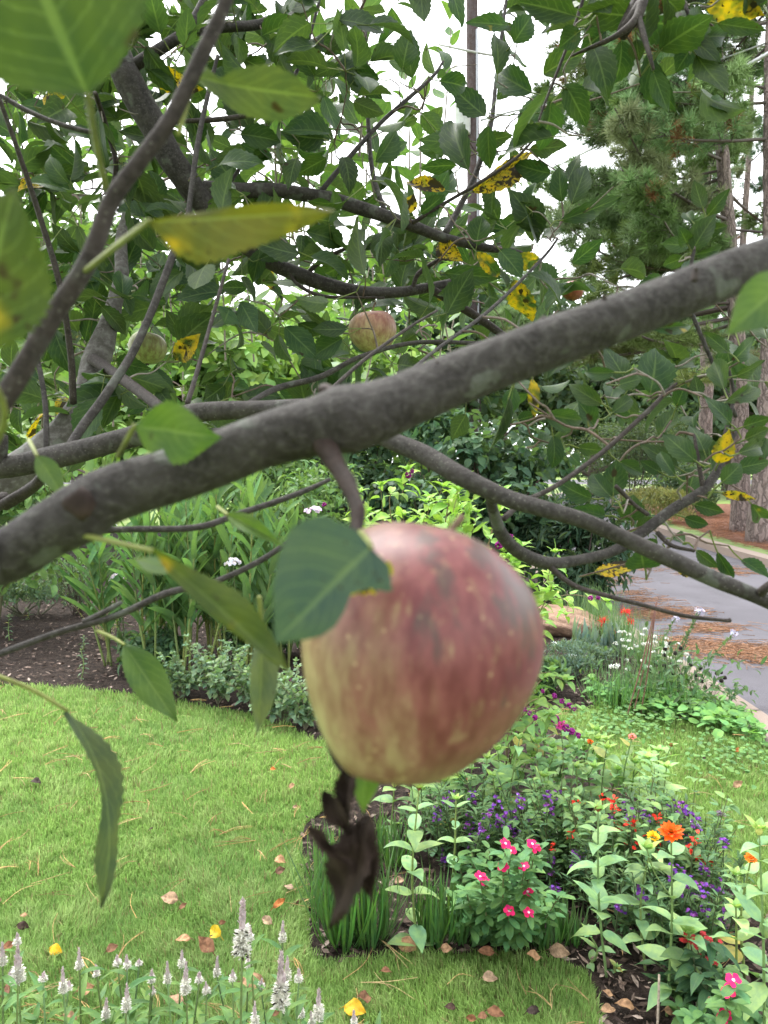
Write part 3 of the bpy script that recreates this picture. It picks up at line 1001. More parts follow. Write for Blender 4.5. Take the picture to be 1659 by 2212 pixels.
branch([(925, 622, 20, 1.18), (1000, 665, 18, 1.18), (1070, 712, 17, 1.18), (1130, 760, 12, 1.18), (1180, 800, 9, 1.18)], 'brown_bark', 8)
branch([(812, 872, 8, .6), (930, 765, 8, .75), (1060, 668, 8, .9), (1170, 560, 7, 1.0), (1205, 515, 5, 1.02)], 'bark', 6)
branch([(705, 850, 9, .66), (790, 775, 8, .7), (880, 710, 7, .75), (945, 670, 5, .78)], 'brown_bark', 6)
branch([(0, 1412, 15, .5), (120, 1368, 14, .5), (250, 1330, 15, .5), (360, 1282, 15, .5), (450, 1262, 12, .51), (560, 1212, 13, .52), (640, 1158, 11, .53), (652, 1140, 12, .53)], 'bark', 9, .06)
branch([(180, 1344, 13, .5), (230, 1320, 12, .5), (262, 1302, 10, .5)], 'bark', 8, .06)
branch([(-60, 1170, 18, .5), (240, 1145, 14, .5), (420, 1140, 14, .51), (520, 1108, 14, .53), (640, 1068, 13, .55), (712, 1036, 10, .56)], 'bark', 9, .05)
branch([(100, 968, 13, .78), (96, 860, 12, .8), (68, 730, 11, .82), (30, 665, 10, .84), (0, 640, 9, .86)], 'bark', 7)
branch([(405, 872, 12, .75), (428, 795, 10, .78), (458, 690, 9, .82), (494, 560, 7, .86)], 'brown_bark', 7)
branch([(520, 880, 9, .8), (600, 838, 15, .95), (690, 815, 13, .98), (780, 770, 11, 1.0), (900, 740, 10, 1.02), (1050, 742, 9, 1.05)], 'bark', 8)
branch([(640, 1010, 2, 1.1), (420, 930, 12, 1.05), (560, 930, 14, 1.0), (660, 915, 14, .9), (700, 880, 14, .8)][1:], 'bark', 7)
branch([(205, 200, 10, .95), (225, 260, 12, 1.0), (250, 350, 12, 1.02), (240, 420, 10, 1.04)], 'brown_bark', 7)
branch([(380, 262, 9, 1.0), (470, 258, 11, 1.0), (560, 245, 10, 1.02)], 'brown_bark', 7)
branch([(440, 480, 8, 1.1), (560, 300, 9, 1.16), (620, 200, 9, 1.18), (665, 90, 7, 1.2), (690, 0, 6, 1.2)], 'bark', 7)
branch([(665, 590, 9, 1.14), (700, 560, 10, 1.13), (770, 525, 7, 1.12)], 'brown_bark', 7, .1)
branch([(890, 628, 9, 1.17), (905, 590, 10, 1.16), (950, 560, 9, 1.15), (965, 545, 6, 1.15)], 'brown_bark', 7, .1)
branch([(625, 590, 8, 1.13), (645, 615, 9, 1.12), (700, 640, 7, 1.1), (830, 643, 5, 1.09)], 'brown_bark', 7, .1)
branch([(1640, 1285, 22, .55), (1655, 1270, 20, .54), (1700, 1240, 18, .54)], 'brown_bark', 8)
branch([(1420, 1150, 11, .71), (1450, 1178, 10, .70), (1500, 1190, 8, .69), (1555, 1172, 6, .69)][:3], 'brown_bark', 7, .08)
branch([(1290, 945 + 60, 8, .69), (1330, 1050, 10, .7), (1370, 1090, 9, .71), (1400, 1112, 10, .71)][1:], 'brown_bark', 7)
branch([(1518, 1052, 10, .73), (1508, 990, 9, .74), (1500, 940, 6, .75)], 'brown_bark', 7)
branch([(1500, 540, 7, .78), (1490, 590, 8, .78), (1485, 650, 9, .79), (1590, 900, 9, .8)], 'bark', 7)
branch([(1575, 800, 7, .78), (1585, 860, 8, .78), (1560, 960, 9, .76)], 'bark', 7)


# ---- leaves
LEAF_Q = []


def petiole(mb, base, d, L, tint=(.13, .17, .05)):
    """thin stalk running back from the blade; returns the far end"""
    up = np.array([0, 0, 1.0])
    e1 = base - d * L * .5 + up * rnd(-.001, .003)
    e2 = base - d * L * .85 + up * rnd(-.004, .009)
    mb.tube([e2, e1, base, base + d * .004], [.0011, .0009, .0009, .0006], 4, tint, 2, 0, False)
    return e2


def face_normal(p, d, roll):
    """normal of a blade at p along d, rolled away from facing the picture side of the tree"""
    v = nrm(CAM - p)
    y = nrm(np.cross(v, d))
    z = np.cross(d, y)
    return z * math.cos(roll) + y * math.sin(roll)


CAND = []      # candidate leaves: (area, mesh builder)
TW = MB()      # thin twigs


def connect(p, maxr=.0024):
    """grow a thin twig from p to the nearest wood"""
    N = np.array(NODES)
    dd = np.linalg.norm(N - p, axis=1) + np.abs(N[:, 2] - p[2]) * .3
    i = int(np.argmin(dd))
    q = N[i]
    L = np.linalg.norm(q - p)
    if L < .004:
        return
    mid = (p + q) / 2 + rng.normal(size=3) * L * .10
    mid2 = q + (mid - q) * .5 + np.array([0, 0, L * .06])
    r1 = min(maxr, .0009 + L * .006)
    pts, rr = smooth_line(np.array([p, mid, mid2, q]), np.array([.0009, (r1 + .0009) / 2, r1, r1 * 1.1]), 3)
    t = random.choice([(.13, .10, .085), (.10, .07, .055), (.17, .15, .13)])
    TW.tube(pts, rr, 5, t, 1, .06, False)
    if L > .03:
        NODES.extend(pts[2:-1:2])


def leaf_at(base, tip, wid, roll=0.0, tint=None, q=0.0, T=None, stalk=.02, reg=True, conn=True):
    d = nrm(tip - base)
    L = np.linalg.norm(tip - base)
    nn = face_normal(base, d, roll)
    mb = MB()
    if tint is None:
        tint = tints(GREEN_APPLE, 1, .22)[0]
    mb.leaves(T or T_APPLE, base, d, nn, L * 1.04, wid, tint, q)
    e = petiole(mb, base, d, stalk)
    if conn:
        connect(e)
    if reg:
        z = depth(base)
        CAND.append((L * wid / z ** 2 * max(.2, abs(math.cos(roll))), mb, q))
    return mb


def hand(rows, ou, ov, sc, dep, dj=.08):
    for r in rows:
        b, t, w = r[0], r[1], r[2]
        q = r[3] if len(r) > 3 else 0.0
        if q == 0 and random.random() < .12:
            q = .3
        d0 = dep + rnd(-dj, dj)
        d1 = d0 + rnd(-.025, .03)
        roll = rnd(-.55, .55)
        bb, tt = P(ou + sc * b[0], ov + sc * b[1], d0), P(ou + sc * t[0], ov + sc * t[1], d1)
        leaf_at(bb, tt, w * sc / FPX * d0 / math.cos(roll) * 1.08, roll, q=q)


# right hand side under the close limb (one row: base, tip, width)
hand([((1150, 505), (1190, 300), 155), ((690, 592), (860, 628), 92), ((905, 640), (850, 540), 80), ((540, 520), (465, 750), 50), ((560, 480), (540, 600), 70), ((580, 620), (655, 600), 62),
      ((835, 740), (952, 755), 60), ((730, 690), (748, 832), 66), ((665, 730), (742, 690), 70), ((805, 770), (845, 812), 42), ((985, 955), (880, 845), 78), ((990, 950), (1000, 795), 100), ((900, 960), (755, 905), 60),
      ((955, 1035), (812, 1003), 45), ((1015, 800), (1122, 852), 60), ((1200, 850), (1108, 798), 50), ((1320, 935), (1340, 808), 96), ((1385, 760), (1332, 628), 92), ((1350, 800), (1200, 675), 90), ((1275, 830), (1108, 718), 70),
      ((1260, 860), (1168, 740), 55), ((1500, 640), (1398, 518), 72), ((1475, 545), (1628, 478), 70), ((1470, 490), (1422, 355), 86), ((1520, 430), (1665, 368), 60), ((1500, 370), (1622, 258), 76), ((1490, 330), (1388, 243), 58),
      ((1550, 650), (1665, 610), 60), ((1560, 705), (1665, 655), 62), ((1530, 765), (1665, 720), 74), ((1525, 830), (1668, 798), 78), ((1460, 890), (1552, 808), 84), ((1445, 810), (1492, 675), 90, .62), ((1455, 935), (1602, 958), 34, 1.0),
      ((1585, 980), (1668, 1092), 72), ((1340, 985), (1472, 1022), 60), ((1300, 1042), (1402, 1082), 56), ((1070, 1055), (1070, 958), 108), ((1090, 1090), (1172, 1042), 52), ((1130, 1140), (1188, 1160), 42), ((1243, 1135), (1322, 1140), 46),
      ((1350, 1185), (1442, 1262), 52), ((1440, 1190), (1512, 1322), 54), ((1545, 1225), (1668, 1302), 56), ((1125, 1260), (1108, 1195), 130), ((905, 1285), (1112, 1245), 68, 1.0), ((1245, 1210), (1352, 1322), 52, .6),
      ((1251, 410), (1392, 348), 44), ((1140, 222), (1332, 215), 44), ((1050, 460), (955, 288), 92), ((1000, 415), (858, 420), 54), ((940, 550), (798, 468), 72), ((1010, 470), (1105, 440), 62), ((985, 590), (1092, 510), 62),
      ((1360, 530), (1345, 428), 62), ((1000, 590), (1072, 642), 60), ((640, 440), (655, 610), 46, .5), ((1265, 560), (1300, 470), 60), ((1420, 850), (1395, 690), 70), ((1190, 690), (1260, 560), 64)],
     829.5, 597, .5, .76, .07)
# top right cluster
hand([((1110, 80), (1308, 130), 122), ((1140, 225), (1242, 508), 112), ((1350, 240), (1482, 412), 102), ((1350, 180), (1262, 302), 92), ((1100, 70), (850, 50), 112), ((1025, 175), (1020, 372), 98), ((905, 210), (978, 375), 108),
      ((1340, 170), (1382, 10), 112), ((1390, 20), (1648, 62), 112, .62), ((1440, 100), (1655, 132), 62), ((830, 70), (588, 0), 114), ((850, 130), (758, 202), 92), ((1090, 170), (1102, 260), 62), ((1370, 160), (1505, 150), 82), ((960, 130), (848, 222), 82), ((1160, 300), (1225, 480), 80), ((1400, 130), (1520, 60), 90), ((1200, -20), (1300, 60), 90), ((900, -20), (980, 60), 100), ((1560, -40), (1640, 60), 100)],
     829.5, 0, .5, .78, .05)
# in-focus leaves in the middle
hand([((365, 735), (262, 482), 118), ((640, 400), (462, 298), 112), ((490, 322), (497, 115), 82), ((540, 110), (365, 88), 62), ((560, 185), (642, 58), 100), ((240, 350), (382, 372), 86), ((440, 502), (298, 388), 92), ((610, 608), (652, 418), 96),
      ((630, 642), (805, 635), 82), ((690, 478), (852, 405), 82), ((408, 612), (562, 588), 62), ((720, 748), (562, 715), 82), ((265, 822), (88, 775), 62, 1.0), ((378, 830), (684, 655), 100, 1.05), ((120, 338), (98, 128), 100),
      ((675, 1002), (555, 818), 122), ((810, 882), (882, 698), 92), ((770, 872), (748, 718), 72), ((766, 952), (1055, 848), 84, .3), ((400, 1062), (422, 918), 92), ((158, 922), (262, 848), 82), ((790, 790), (842, 678), 56), ((235, 1050), (330, 1125), 78, 1.0),
      ((400, 1090), (515, 1205), 60, .6), ((560, 1100), (680, 1160), 90, .55), ((560, 1210), (640, 1400), 110, .62), ((100, 920), (130, 840), 60, .7), ((500, 1080), (600, 1190), 90), ((720, 1250), (660, 1130), 80)],
     829.5, 0, .5, 1.08, .06)
# young upright shoots at the right
hand([((1335, 1080), (1422, 925), 92), ((1380, 905), (1338, 785), 56), ((1395, 935), (1495, 818), 62), ((1330, 1060), (1205, 1055), 64), ((1365, 1005), (1472, 978), 62), ((1312, 1055), (1282, 995), 60), ((1335, 960), (1292, 905), 46), ((1345, 1100), (1482, 1072), 50), ((1300, 1110), (1205, 1150), 60)],
     829.5, 0, .5, .8, .02)
# in-focus leaves at the left around the forks (picture coordinates)
hand([((705, 280), (650, 262), 40), ((555, 470), (610, 395), 42), ((340, 600), (440, 580), 46), ((250, 780), (320, 800), 44, .1), ((160, 900), (120, 860), 42, 1.0), ((90, 210), (160, 235), 36, .9), ((330, 150), (420, 200), 46, .9), ((520, 290), (605, 300), 46), ((540, 430), (440, 320), 52), ((640, 340), (620, 400), 40),
      ((540, 280), (490, 180), 60), ((720, 300), (650, 270), 40), ((820, 170), (745, 150), 44), ((870, 150), (885, 60), 50), ((590, 70), (620, 150), 52), ((960, 590), (1080, 600), 40), ((560, 560), (640, 530), 30), ((660, 500), (760, 525), 44), ((690, 860), (680, 770), 38)],
     0, 0, 1, 1.1, .08)

KEEP = [(770, 620, 30, 60, 1.12), (1095, 370, 85, 52, 1.06), (915, 385, 52, 30, 1.1), (1125, 640, 45, 60, 1.1), (804, 716, 90, 90, 1.12), (330, 752, 62, 62, 1.33), (1027, 120, 38, 260, 3.0), (1000, 250, 50, 60, 3.0)] + [(a, b, 48, 48, 1.12) for a, b in [(262, 130), (300, 220), (350, 315), (400, 395), (520, 520), (620, 580), (740, 622), (860, 632), (640, 418), (780, 450), (900, 490), (560, 412)]] + [(u_, v_, 70, 50, 1.3) for u_ in range(1260, 1660, 70) for v_ in range(290, 560, 60)]
# statistical foliage: leaves wanted per 100 x 100 picture cell
GRID = ["88898998303433222", "88898877222434210", "88898986234320000", "99997765456410000", "99999877777531000", "99999888879630000",
        "88888888887421122", "88888997777333222", "68877786213333333", "33431000001212222", "11000000000000000"]


def cluster(pc, k, size, qd=.006, tint=None, sp=None):
    """a spur with k leaves; returns nothing, leaves go to CAND"""
    connect(pc)
    NODES.append(pc)
    ax = nrm(rng.normal(size=3) + np.array([0, -.2, .3]))
    for i in range(k):
        d = nrm(rng.normal(size=3) * np.array([1, .75, .75]) + ax * .7 + np.array([0, 0, -.05]))
        L = size * rnd(.75, 1.25)
        st = rnd(.012, .03)
        base = pc + d * st + rng.normal(size=3) * .012
        nn = nrm(rng.normal(size=3) * .8 + np.array([0, -.35, .8]))
        mb = MB()
        q = 0.0
        r = random.random()
        if r < qd:
            q = rnd(.55, 1.0)
        elif r < qd * 2.5:
            q = rnd(.2, .4)
        z = depth(base)
        cu_, cv_ = proj(base + d * L * .5)
        if any(((cu_ - a) / ra) ** 2 + ((cv_ - b) / rb) ** 2 < 1 and z < zz for a, b, ra, rb, zz in KEEP):
            continue
        Ts = T_APPLE if z < 1.5 else T_MID
        mb.leaves(Ts, base, d, nn, L, L * rnd(.44, .58), tints(GREEN_APPLE if tint is None else tint, 1, .28)[0], q)
        mb.sticks(pc, base + d * .003, .0009, .0008, (.13, .16, .06))
        u, v = proj(base + d * L * .5)
        vis = -80 < u < 1740 and -80 < v < 1400
        CAND.append((L * L * .5 / z ** 2 * .5 if vis else 0, mb, q))


cells = [(r, c, int(ch)) for r, row in enumerate(GRID) for c, ch in enumerate(row) if ch != '0']
cells.sort(key=lambda t: -t[1] * 0 + abs(t[0] - 5) + abs(t[1] - 6) * .5)
for r, c, n in cells:
    left = n * (1.45 if r < 6 and c < 9 else 1.15)
    while left > 0:
        k = random.choice([3, 4, 5])
        if left < k and random.random() > left / k:
            break
        u, v = c * 100 + rnd(0, 100), r * 100 + rnd(0, 100)
        near = (c >= 12)
        if near:
            d = rnd(.8, 1.05)
        else:
            d = rnd(.95, 1.35) if random.random() < .6 else rnd(1.35, 2.1)
        cluster(P(u, v, d), k, .062 if d < 1.3 else .07)
        left -= k * (1 if d < 1.4 else .55)
# more crown overhead and to the sides, out of the picture but shading it
for i in range(75):
    u, v = rnd(-500, 2100), rnd(-900, -90)
    cluster(P(u, v, rnd(.9, 1.9)), 5, .075)
# unseen crown overhead and behind the camera, added to shade the foreground
branch([('w', -.72, 1.0, 1.25, .045), ('w', -.7, .4, 1.9, .04), ('w', -.4, -.2, 2.35, .03), ('w', .3, -.7, 2.5, .02), ('w', .9, -1.0, 2.45, .01)], nodes=True)
branch([('w', -.55, .1, 2.15, .03), ('w', -.9, -.5, 2.2, .024), ('w', -.7, -1.1, 1.9, .014), ('w', .1, -1.5, 1.8, .008)], nodes=True)
branch([('w', -.4, -.2, 2.35, .025), ('w', .3, .2, 2.5, .02), ('w', 1.0, .4, 2.35, .01)], nodes=True)
for i in range(330):
    if i % 3:
        pc = np.array([rnd(-1.7, 1.7), rnd(-1.3, .75), rnd(2.05, 2.9)])
    else:
        pc = np.array([rnd(-1.7, 1.7), rnd(-1.9, -.6), rnd(1.1, 2.6)])
    cluster(pc, 6, .095)
# lighter young shoots of the crown's far side: upright whips with leaves all along
for i in range(66):
    u, v0 = (rnd(-40, 1000), rnd(560, 940)) if i < 48 else (rnd(-60, 520), rnd(250, 560))
    if 740 < u and v0 < 620:
        continue
    d = rnd(1.9, 3.0)
    h = rnd(.25, .55)
    b = P(u, v0, d)
    tp = b + np.array([rnd(-.08, .08), rnd(-.1, .1), h])
    TW.tube([b, (b + tp) / 2 + rng.normal(size=3) * .015, tp], [.003, .0024, .0014], 5, (.2, .17, .14), 4, 0, False)
    k = int(h * 42)
    tt = np.linspace(.05, 1, k)
    az = np.arange(k) * 2.4 + rnd(0, 6)
    pts = b + (tp - b) * tt[:, None]
    dirs = nrm(np.stack([np.cos(az), np.sin(az), .35 + .9 * tt], 1))
    mb = MB()
    L = rng.uniform(.06, .09, k) * (1.1 - .4 * tt)
    mb.leaves(T_MID, pts + dirs * .012, dirs, nrm(np.stack([-np.cos(az) * .5, -np.sin(az) * .5, np.ones(k)], 1) + rng.normal(size=(k, 3)) * .3), L, L * .5, tints((.11, .19, .06), k, .25), 0)
    CAND.append((0, mb, 0))
    NODES.append(b)
for i in range(14):
    u, v0 = rnd(560, 1010), rnd(300, 520)
    d = rnd(1.5, 2.3)
    b = P(u, v0, d)
    h = rnd(.2, .42)
    tp = b + np.array([rnd(-.06, .06), rnd(-.1, .1), h])
    TW.tube([b, (b + tp) / 2 + rng.normal(size=3) * .012, tp], [.003, .0024, .0012], 5, (.2, .17, .14), 4, 0, False)
    k = int(h * 34)
    tt = np.linspace(.05, 1, k)
    az = np.arange(k) * 2.4 + rnd(0, 6)
    pts = b + (tp - b) * tt[:, None]
    dirs = nrm(np.stack([np.cos(az), np.sin(az), .5 + .9 * tt], 1))
    mb = MB()
    L = rng.uniform(.06, .085, k) * (1.1 - .4 * tt)
    mb.leaves(T_MID, pts + dirs * .012, dirs, nrm(np.stack([-np.cos(az) * .5, -np.sin(az) * .5, np.ones(k)], 1) + rng.normal(size=(k, 3)) * .3), L, L * .5, tints((.075, .14, .042), k, .25), 0)
    CAND.append((0, mb, 0))

# ---- the very close leaves (blurred), each with its own outline
def close_leaf(b, t, d0, d1, w, roll=0, tint=None, q=0, wl=None, wr=None, curl=.3, fold=.2, wave=.06, twist=0, serr=.04, stalk=None, sd=None, seed=1, crumple=0, label=None, name='leaf', mat='apple_leaf', prof=prof_ovate, nu=36):
    bb, tt = P(b[0], b[1], d0), P(t[0], t[1], d1)
    d = nrm(tt - bb)
    L = np.linalg.norm(tt - bb)
    T = template(nu, 10, prof, fold, curl, wave, serr, twist, wl, wr, seed, crumple)
    ch = T[0][np.argmax(T[0][:, 0])]
    # line the chord of the bent blade up with base -> tip
    nn = face_normal(bb, d, roll)
    if tint is None:
        tint = (.085, .14, .03)
    a = math.atan2(-ch[2], max(ch[0], .2))
    y = nrm(np.cross(nn, d))
    z = np.cross(d, y)
    dd = d * math.cos(a) + z * math.sin(a)
    mb = MB()
    chord = math.hypot(ch[0], ch[2])
    mb.leaves([T], bb, dd, np.cross(dd, y), L / chord, (w / FPX * d0) if wl is None else L / chord, tint, q)
    o = mb.build(name, M[mat], tree)
    if label:
        o['label'] = label
    if stalk:
        ms = MB()
        pts = [P(a_[0], a_[1], dz) for a_, dz in zip(stalk, sd)] + [bb]
        r = .00095
        ms.tube(pts, [r * 1.15] * (len(pts) - 1) + [r], 7, (.15, .17, .045), 5, .03)
        ms.build('stalk', M['stem'], o)
    return o


NCLOSE = 0
LG = (.036, .062, .014)
close_leaf((190, 205), (20, -190), .20, .185, 400, .15, LG, .22, fold=.12, curl=.3, wave=.05, stalk=[(228, 405), (205, 300)], sd=[.28, .24], seed=3, label='large blurred leaf at the top left corner')
close_leaf((-60, 760), (30, 400), .2, .19, 250, .2, (.04, .06, .012), .36, fold=.15, curl=.2, stalk=[(-30, 1000), (10, 890)], sd=[.26, .22], seed=4, label='blurred yellow-green leaf at the left edge with a brown corner')
close_leaf((425, 165), (692, 210), .30, .285, 95, -.2, (.055, .075, .032), .12, wl=[.04, .07, .10, .16, .2, .19, .12, .01], wr=[.06, .10, .04, .13, .17, .2, .17, .01], fold=.5, curl=.7, twist=.5, stalk=[(385, 290), (405, 220)], sd=[.285, .29], seed=5)
close_leaf((322, 478), (724, 455), .225, .215, 120, 0, (.075, .075, .012), .36, wl=[.02, .17, .22, .21, .17, .14, .10, .06, .0], wr=[.0, .02, .03, .04, .05, .055, .05, .03, .0], fold=.3, curl=.12, wave=.05, stalk=[(185, 585), (260, 525)], sd=[.282, .25], seed=6, label='yellow leaf blotched with black, hanging across the view')
close_leaf((290, 920), (480, 945), .265, .262, 115, 0, (.06, .11, .022), .05, wl=[.02, .22, .28, .2, .36, .34, .22, .1, .0], wr=[.02, .12, .24, .33, .30, .22, .14, .06, .0], fold=.2, curl=.2, wave=.1, serr=.05, stalk=[(255, 985)], sd=[.29], seed=7)
close_leaf((80, 985), (138, 1075), .36, .36, 50, .3, (.06, .1, .03), 0, seed=8, stalk=[(62, 950)], sd=[.4])
close_leaf((330, 1190), (628, 1455), .255, .235, 110, -.1, (.05, .075, .010), .32, wl=[.0, .03, .04, .05, .05, .045, .03, .02, .0], wr=[.02, .04, .07, .1, .13, .13, .10, .06, .0], fold=.5, curl=-.5, wave=.05, stalk=[(150, 1150), (230, 1168)], sd=[.285, .27], seed=9, label='curled green and yellow leaf to the left of the apple')
close_leaf((372, 1230), (288, 1205), .27, .265, 40, .5, (.17, .22, .17), 0, seed=10)
# broad leaf lying against the apple
close_leaf((800, 1182), (596, 1386), .192, .182, 200, .12, (.045, .078, .055), .2, wl=[.16, .42, .5, .52, .47, .40, .30, .16, .02], wr=[.2, .36, .20, .14, .19, .22, .2, .12, .02], fold=.15, curl=.35, wave=.05, serr=.025, stalk=[(778, 1150), (790, 1165)], sd=[.235, .21], seed=11, label='broad dull green leaf against the large apple', nu=44)
close_leaf((840, 1212), (640, 1368), .2035, .2005, 40, .7, (.11, .075, .015), .75, wl=[.03, .07, .06, .03, .03, .02, .01, .0], wr=[.10, .16, .14, .05, .03, .02, .01, .0], fold=.2, curl=.1, serr=.18, seed=12, label='brown crisped edge of the leaf against the apple', nu=26)
close_leaf((268, 1392), (384, 1562), .45, .44, 78, .15, (.055, .10, .025), .18, fold=.25, curl=-.3, stalk=[(208, 1362), (240, 1375)], sd=[.5, .47], seed=13, label='green leaf with a brown tip hanging above the lawn')
close_leaf((566, 1375), (558, 1597), .34, .34, 66, .3, (.08, .10, .06), .12, prof=prof_lance, fold=.35, curl=.2, stalk=[(560, 1290)], sd=[.32], seed=14)
close_leaf((145, 1535), (222, 1962), .36, .35, 60, 1.05, (.055, .075, .034), .1, wl=[.01, .05, .075, .07, .06, .075, .085, .05, .0], wr=[.01, .05, .08, .10, .09, .06, .05, .03, .0], fold=.55, curl=1.0, wave=.05, twist=.7, serr=.08, stalk=[(-10, 1458), (70, 1490)], sd=[.36, .36], seed=15, label='long folded leaf hanging over the lawn at the left')
close_leaf((492, 1112), (618, 1182), .35, .345, 40, .2, (.075, .13, .03), .05, prof=prof_lance, fold=.3, curl=.3, seed=16, stalk=[(470, 1095)], sd=[.4])
close_leaf((1700, 600), (1570, 722), .25, .245, 110, .2, (.06, .105, .03), .1, fold=.2, curl=.3, seed=17, stalk=[(1800, 540)], sd=[.3], label='blurred leaf cut by the right edge')
close_leaf((790, 1640), (785, 1760), .255, .255, 60, .2, (.07, .13, .03), 0, seed=18, prof=prof_lance)
NCLOSE = 16

# dry crumpled leaf hanging under the apple
dl = MB()
dead = (.024, .016, .012)
for b, t, w, sd_, cu, fo in [((760, 1652), (742, 1802), 60, 21, .7, .7), ((662, 1784), (758, 1862), 34, 22, -.8, 1.0), ((798, 1762), (714, 1996), 104, 23, .35, .45), ((698, 1708), (752, 1800), 46, 24, .9, .8), ((775, 1775), (800, 1930), 74, 25, -.4, .5)]:
    bb, tt = P(*b, .25), P(*t, .246)
    d = nrm(tt - bb)
    L = np.linalg.norm(tt - bb)
    T = template(22, 10, prof_ovate, fo, cu, .12, .10, .7, None, None, sd_, .05)
    dl.leaves([T], bb, d, face_normal(bb, d, rnd(-.5, .5)), L * 1.1, w / FPX * .25, dead)
do = dl.build('dead_leaf', M['dry'], tree)
do['label'] = 'crumpled dead brown leaf hanging below the apple'
ms = MB()
ms.tube([P(700, 1560, .25), P(712, 1610, .25), P(728, 1650, .25), P(750, 1680, .25), P(756, 1720, .25)], [.0012, .0011, .0011, .001, .0008], 6, (.03, .022, .018), 5, .05)
ms.build('stalk', M['twig'], do)

CAND.sort(key=lambda t: -t[0])
nparts = 100 - NCLOSE
for a, mb, q in CAND[:nparts]:
    o = mb.build('leaf', M['apple_leaf'], tree)
    if q > .9:
        o['label'] = 'yellow leaf speckled with black'
    elif q > .5:
        o['label'] = 'half yellowed leaf with dark spots'
fol = MB()
for a, mb, q in CAND[nparts:]:
    fol.add(np.concatenate(mb.v), mb.f, np.concatenate(mb.lv), np.concatenate(mb.c))
tag(fol.build('foliage', M['apple_leaf'], tree), kind='stuff')
tag(TW.build('twigs', M['twig'], tree), kind='stuff')


# ---- apples
def apple(name, label, c, r, mat, tilt=(0, 0), h=1.05, taper=.16, group='apples on the tree', seed=0, seg=40):
    t = thing(name, label, 'apple', c, group)
    mb = MB()
    n = 30
    prof = []
    for i in range(n + 1):
        a = PI * i / n              # 0 = top
        rr = math.sin(a) ** 1.0
        zz = math.cos(a)
        cav = math.exp(-(a / .34) ** 2) * .34
        cav2 = math.exp(-((PI - a) / .26) ** 2) * .2
        rad = rr * (1 + taper * zz * .9 - .05 * zz * zz)
        prof.append((max(rad, .002), (zz - cav + cav2) * h * .93))
    tx, ty = tilt
    z = nrm(np.array([math.sin(tx), math.sin(ty), 1.0]))
    x = nrm(np.cross([0, 1.0, 0], z))
    y = np.cross(z, x)
    rr = np.random.default_rng(seed)
    p1, p2 = rr.uniform(0, 6, 2)

    def warp(X, Y, Z):
        a = np.arctan2(Y, X)
        f = 1 + .028 * np.cos(5 * a + p1) * (.4 + .6 * np.abs(Z)) + .035 * np.cos(a + p2)
        return X * f, Y * f, Z * (1 + .05 * np.cos(a + p2 + 1))

    mb.lathe(prof[::-1], np.asarray(c), x * r, y * r, z * r, seg, (.5, .5, .5), warp)
    mb.build('flesh', mat, t)
    mb = MB()
    top = np.asarray(c) + z * r * (.62 * h)
    mb.tube([top, top + z * r * .35 + x * r * .05, top + z * r * .55 + x * r * .14], [r * .035, r * .03, r * .04], 6, (.11, .075, .045), 4, .05)
    mb.build('stem', M['twig'], t)
    mb = MB()
    bot = np.asarray(c) - z * r * (.76 * h)
    k = 7
    az = np.arange(k) * 2 * PI / k
    d = nrm(np.cos(az)[:, None] * x + np.sin(az)[:, None] * y - z * 1.1)
    mb.leaves(T_PET, np.repeat(bot[None], k, 0), d, nrm(-d + z), r * .2, r * .09, tints((.07, .06, .045), k))
    mb.build('calyx', M['dry'], t)
    return t


AC = P(898, 1414, .236)
mat1 = applemat('red striped apple skin', (.30, .24, .115), (.125, .025, .031), .95, pull=(.8, -.2, .3), thr=-.74)
mat2 = applemat('pink striped apple skin', (.30, .235, .11), (.21, .07, .055), .85, False, (.2, -.2, .8), -.15)
mat3 = applemat('green apple skin', (.22, .225, .085), (.2, .09, .05), .35, False, (1, 0, .2), .6)
apple('apple', 'large close-up apple, red over yellow, hanging in the middle of the view', AC, .0378, mat1, (.26, .42), 1.2, .2, seed=3, seg=64)
apple('apple', 'small striped pink and yellow apple hanging under the curved branch behind the large one', P(804, 716, 1.1), .0358, mat2, (.0, -.05), 1.0, .12, seed=5)
apple('apple', 'half hidden pale green apple with dark spots behind leaves by the trunk', P(320, 752, 1.3), .033, mat3, (.1, 0), 1.0, .08, seed=6)
mat4 = applemat('dark red apple skin', (.16, .05, .02), (.17, .02, .012), .9, True, (0, 0, 1), -.4)
apple('apple', 'dark red rotting apple behind leaves just above the close limb', P(1236, 628, 1.22), .018, mat4, (.1, 0), 1.0, .08, seed=8)

# ------------------------------------------------------------------ BACKGROUND: pines, pole, wires, trees, shrubs
def topz(g, v):
    """height of the point above ground position g that is seen at picture row v"""
    g = np.asarray(g, float)
    # solve for z with the row fixed
    k = (v - 1106) / FPX
    # -UP.(p-CAM) = k * FW.(p-CAM)
    p0 = np.array([g[0], g[1], 0.0]) - CAM
    a = -(UP @ p0) - k * (FW @ p0)
    b = UP[2] + k * FW[2]
    return a / b


def needle_tuft(n=22, L=.22, w=.0075, seed=0):
    r = np.random.default_rng(seed)
    V, F = [], []
    for i in range(n):
        d = nrm(r.normal(size=3) + np.array([1.1, 0, .25]))
        s = nrm(np.cross(d, r.normal(size=3))) * w
        l = L * r.uniform(.7, 1.15)
        V += [-s, s, d * l]
        F.append([3 * i, 3 * i + 1, 3 * i + 2])
    return np.array(V), [np.array(F)], np.zeros((len(V), 3))


TUFTS = [needle_tuft(seed=i) for i in range(4)]


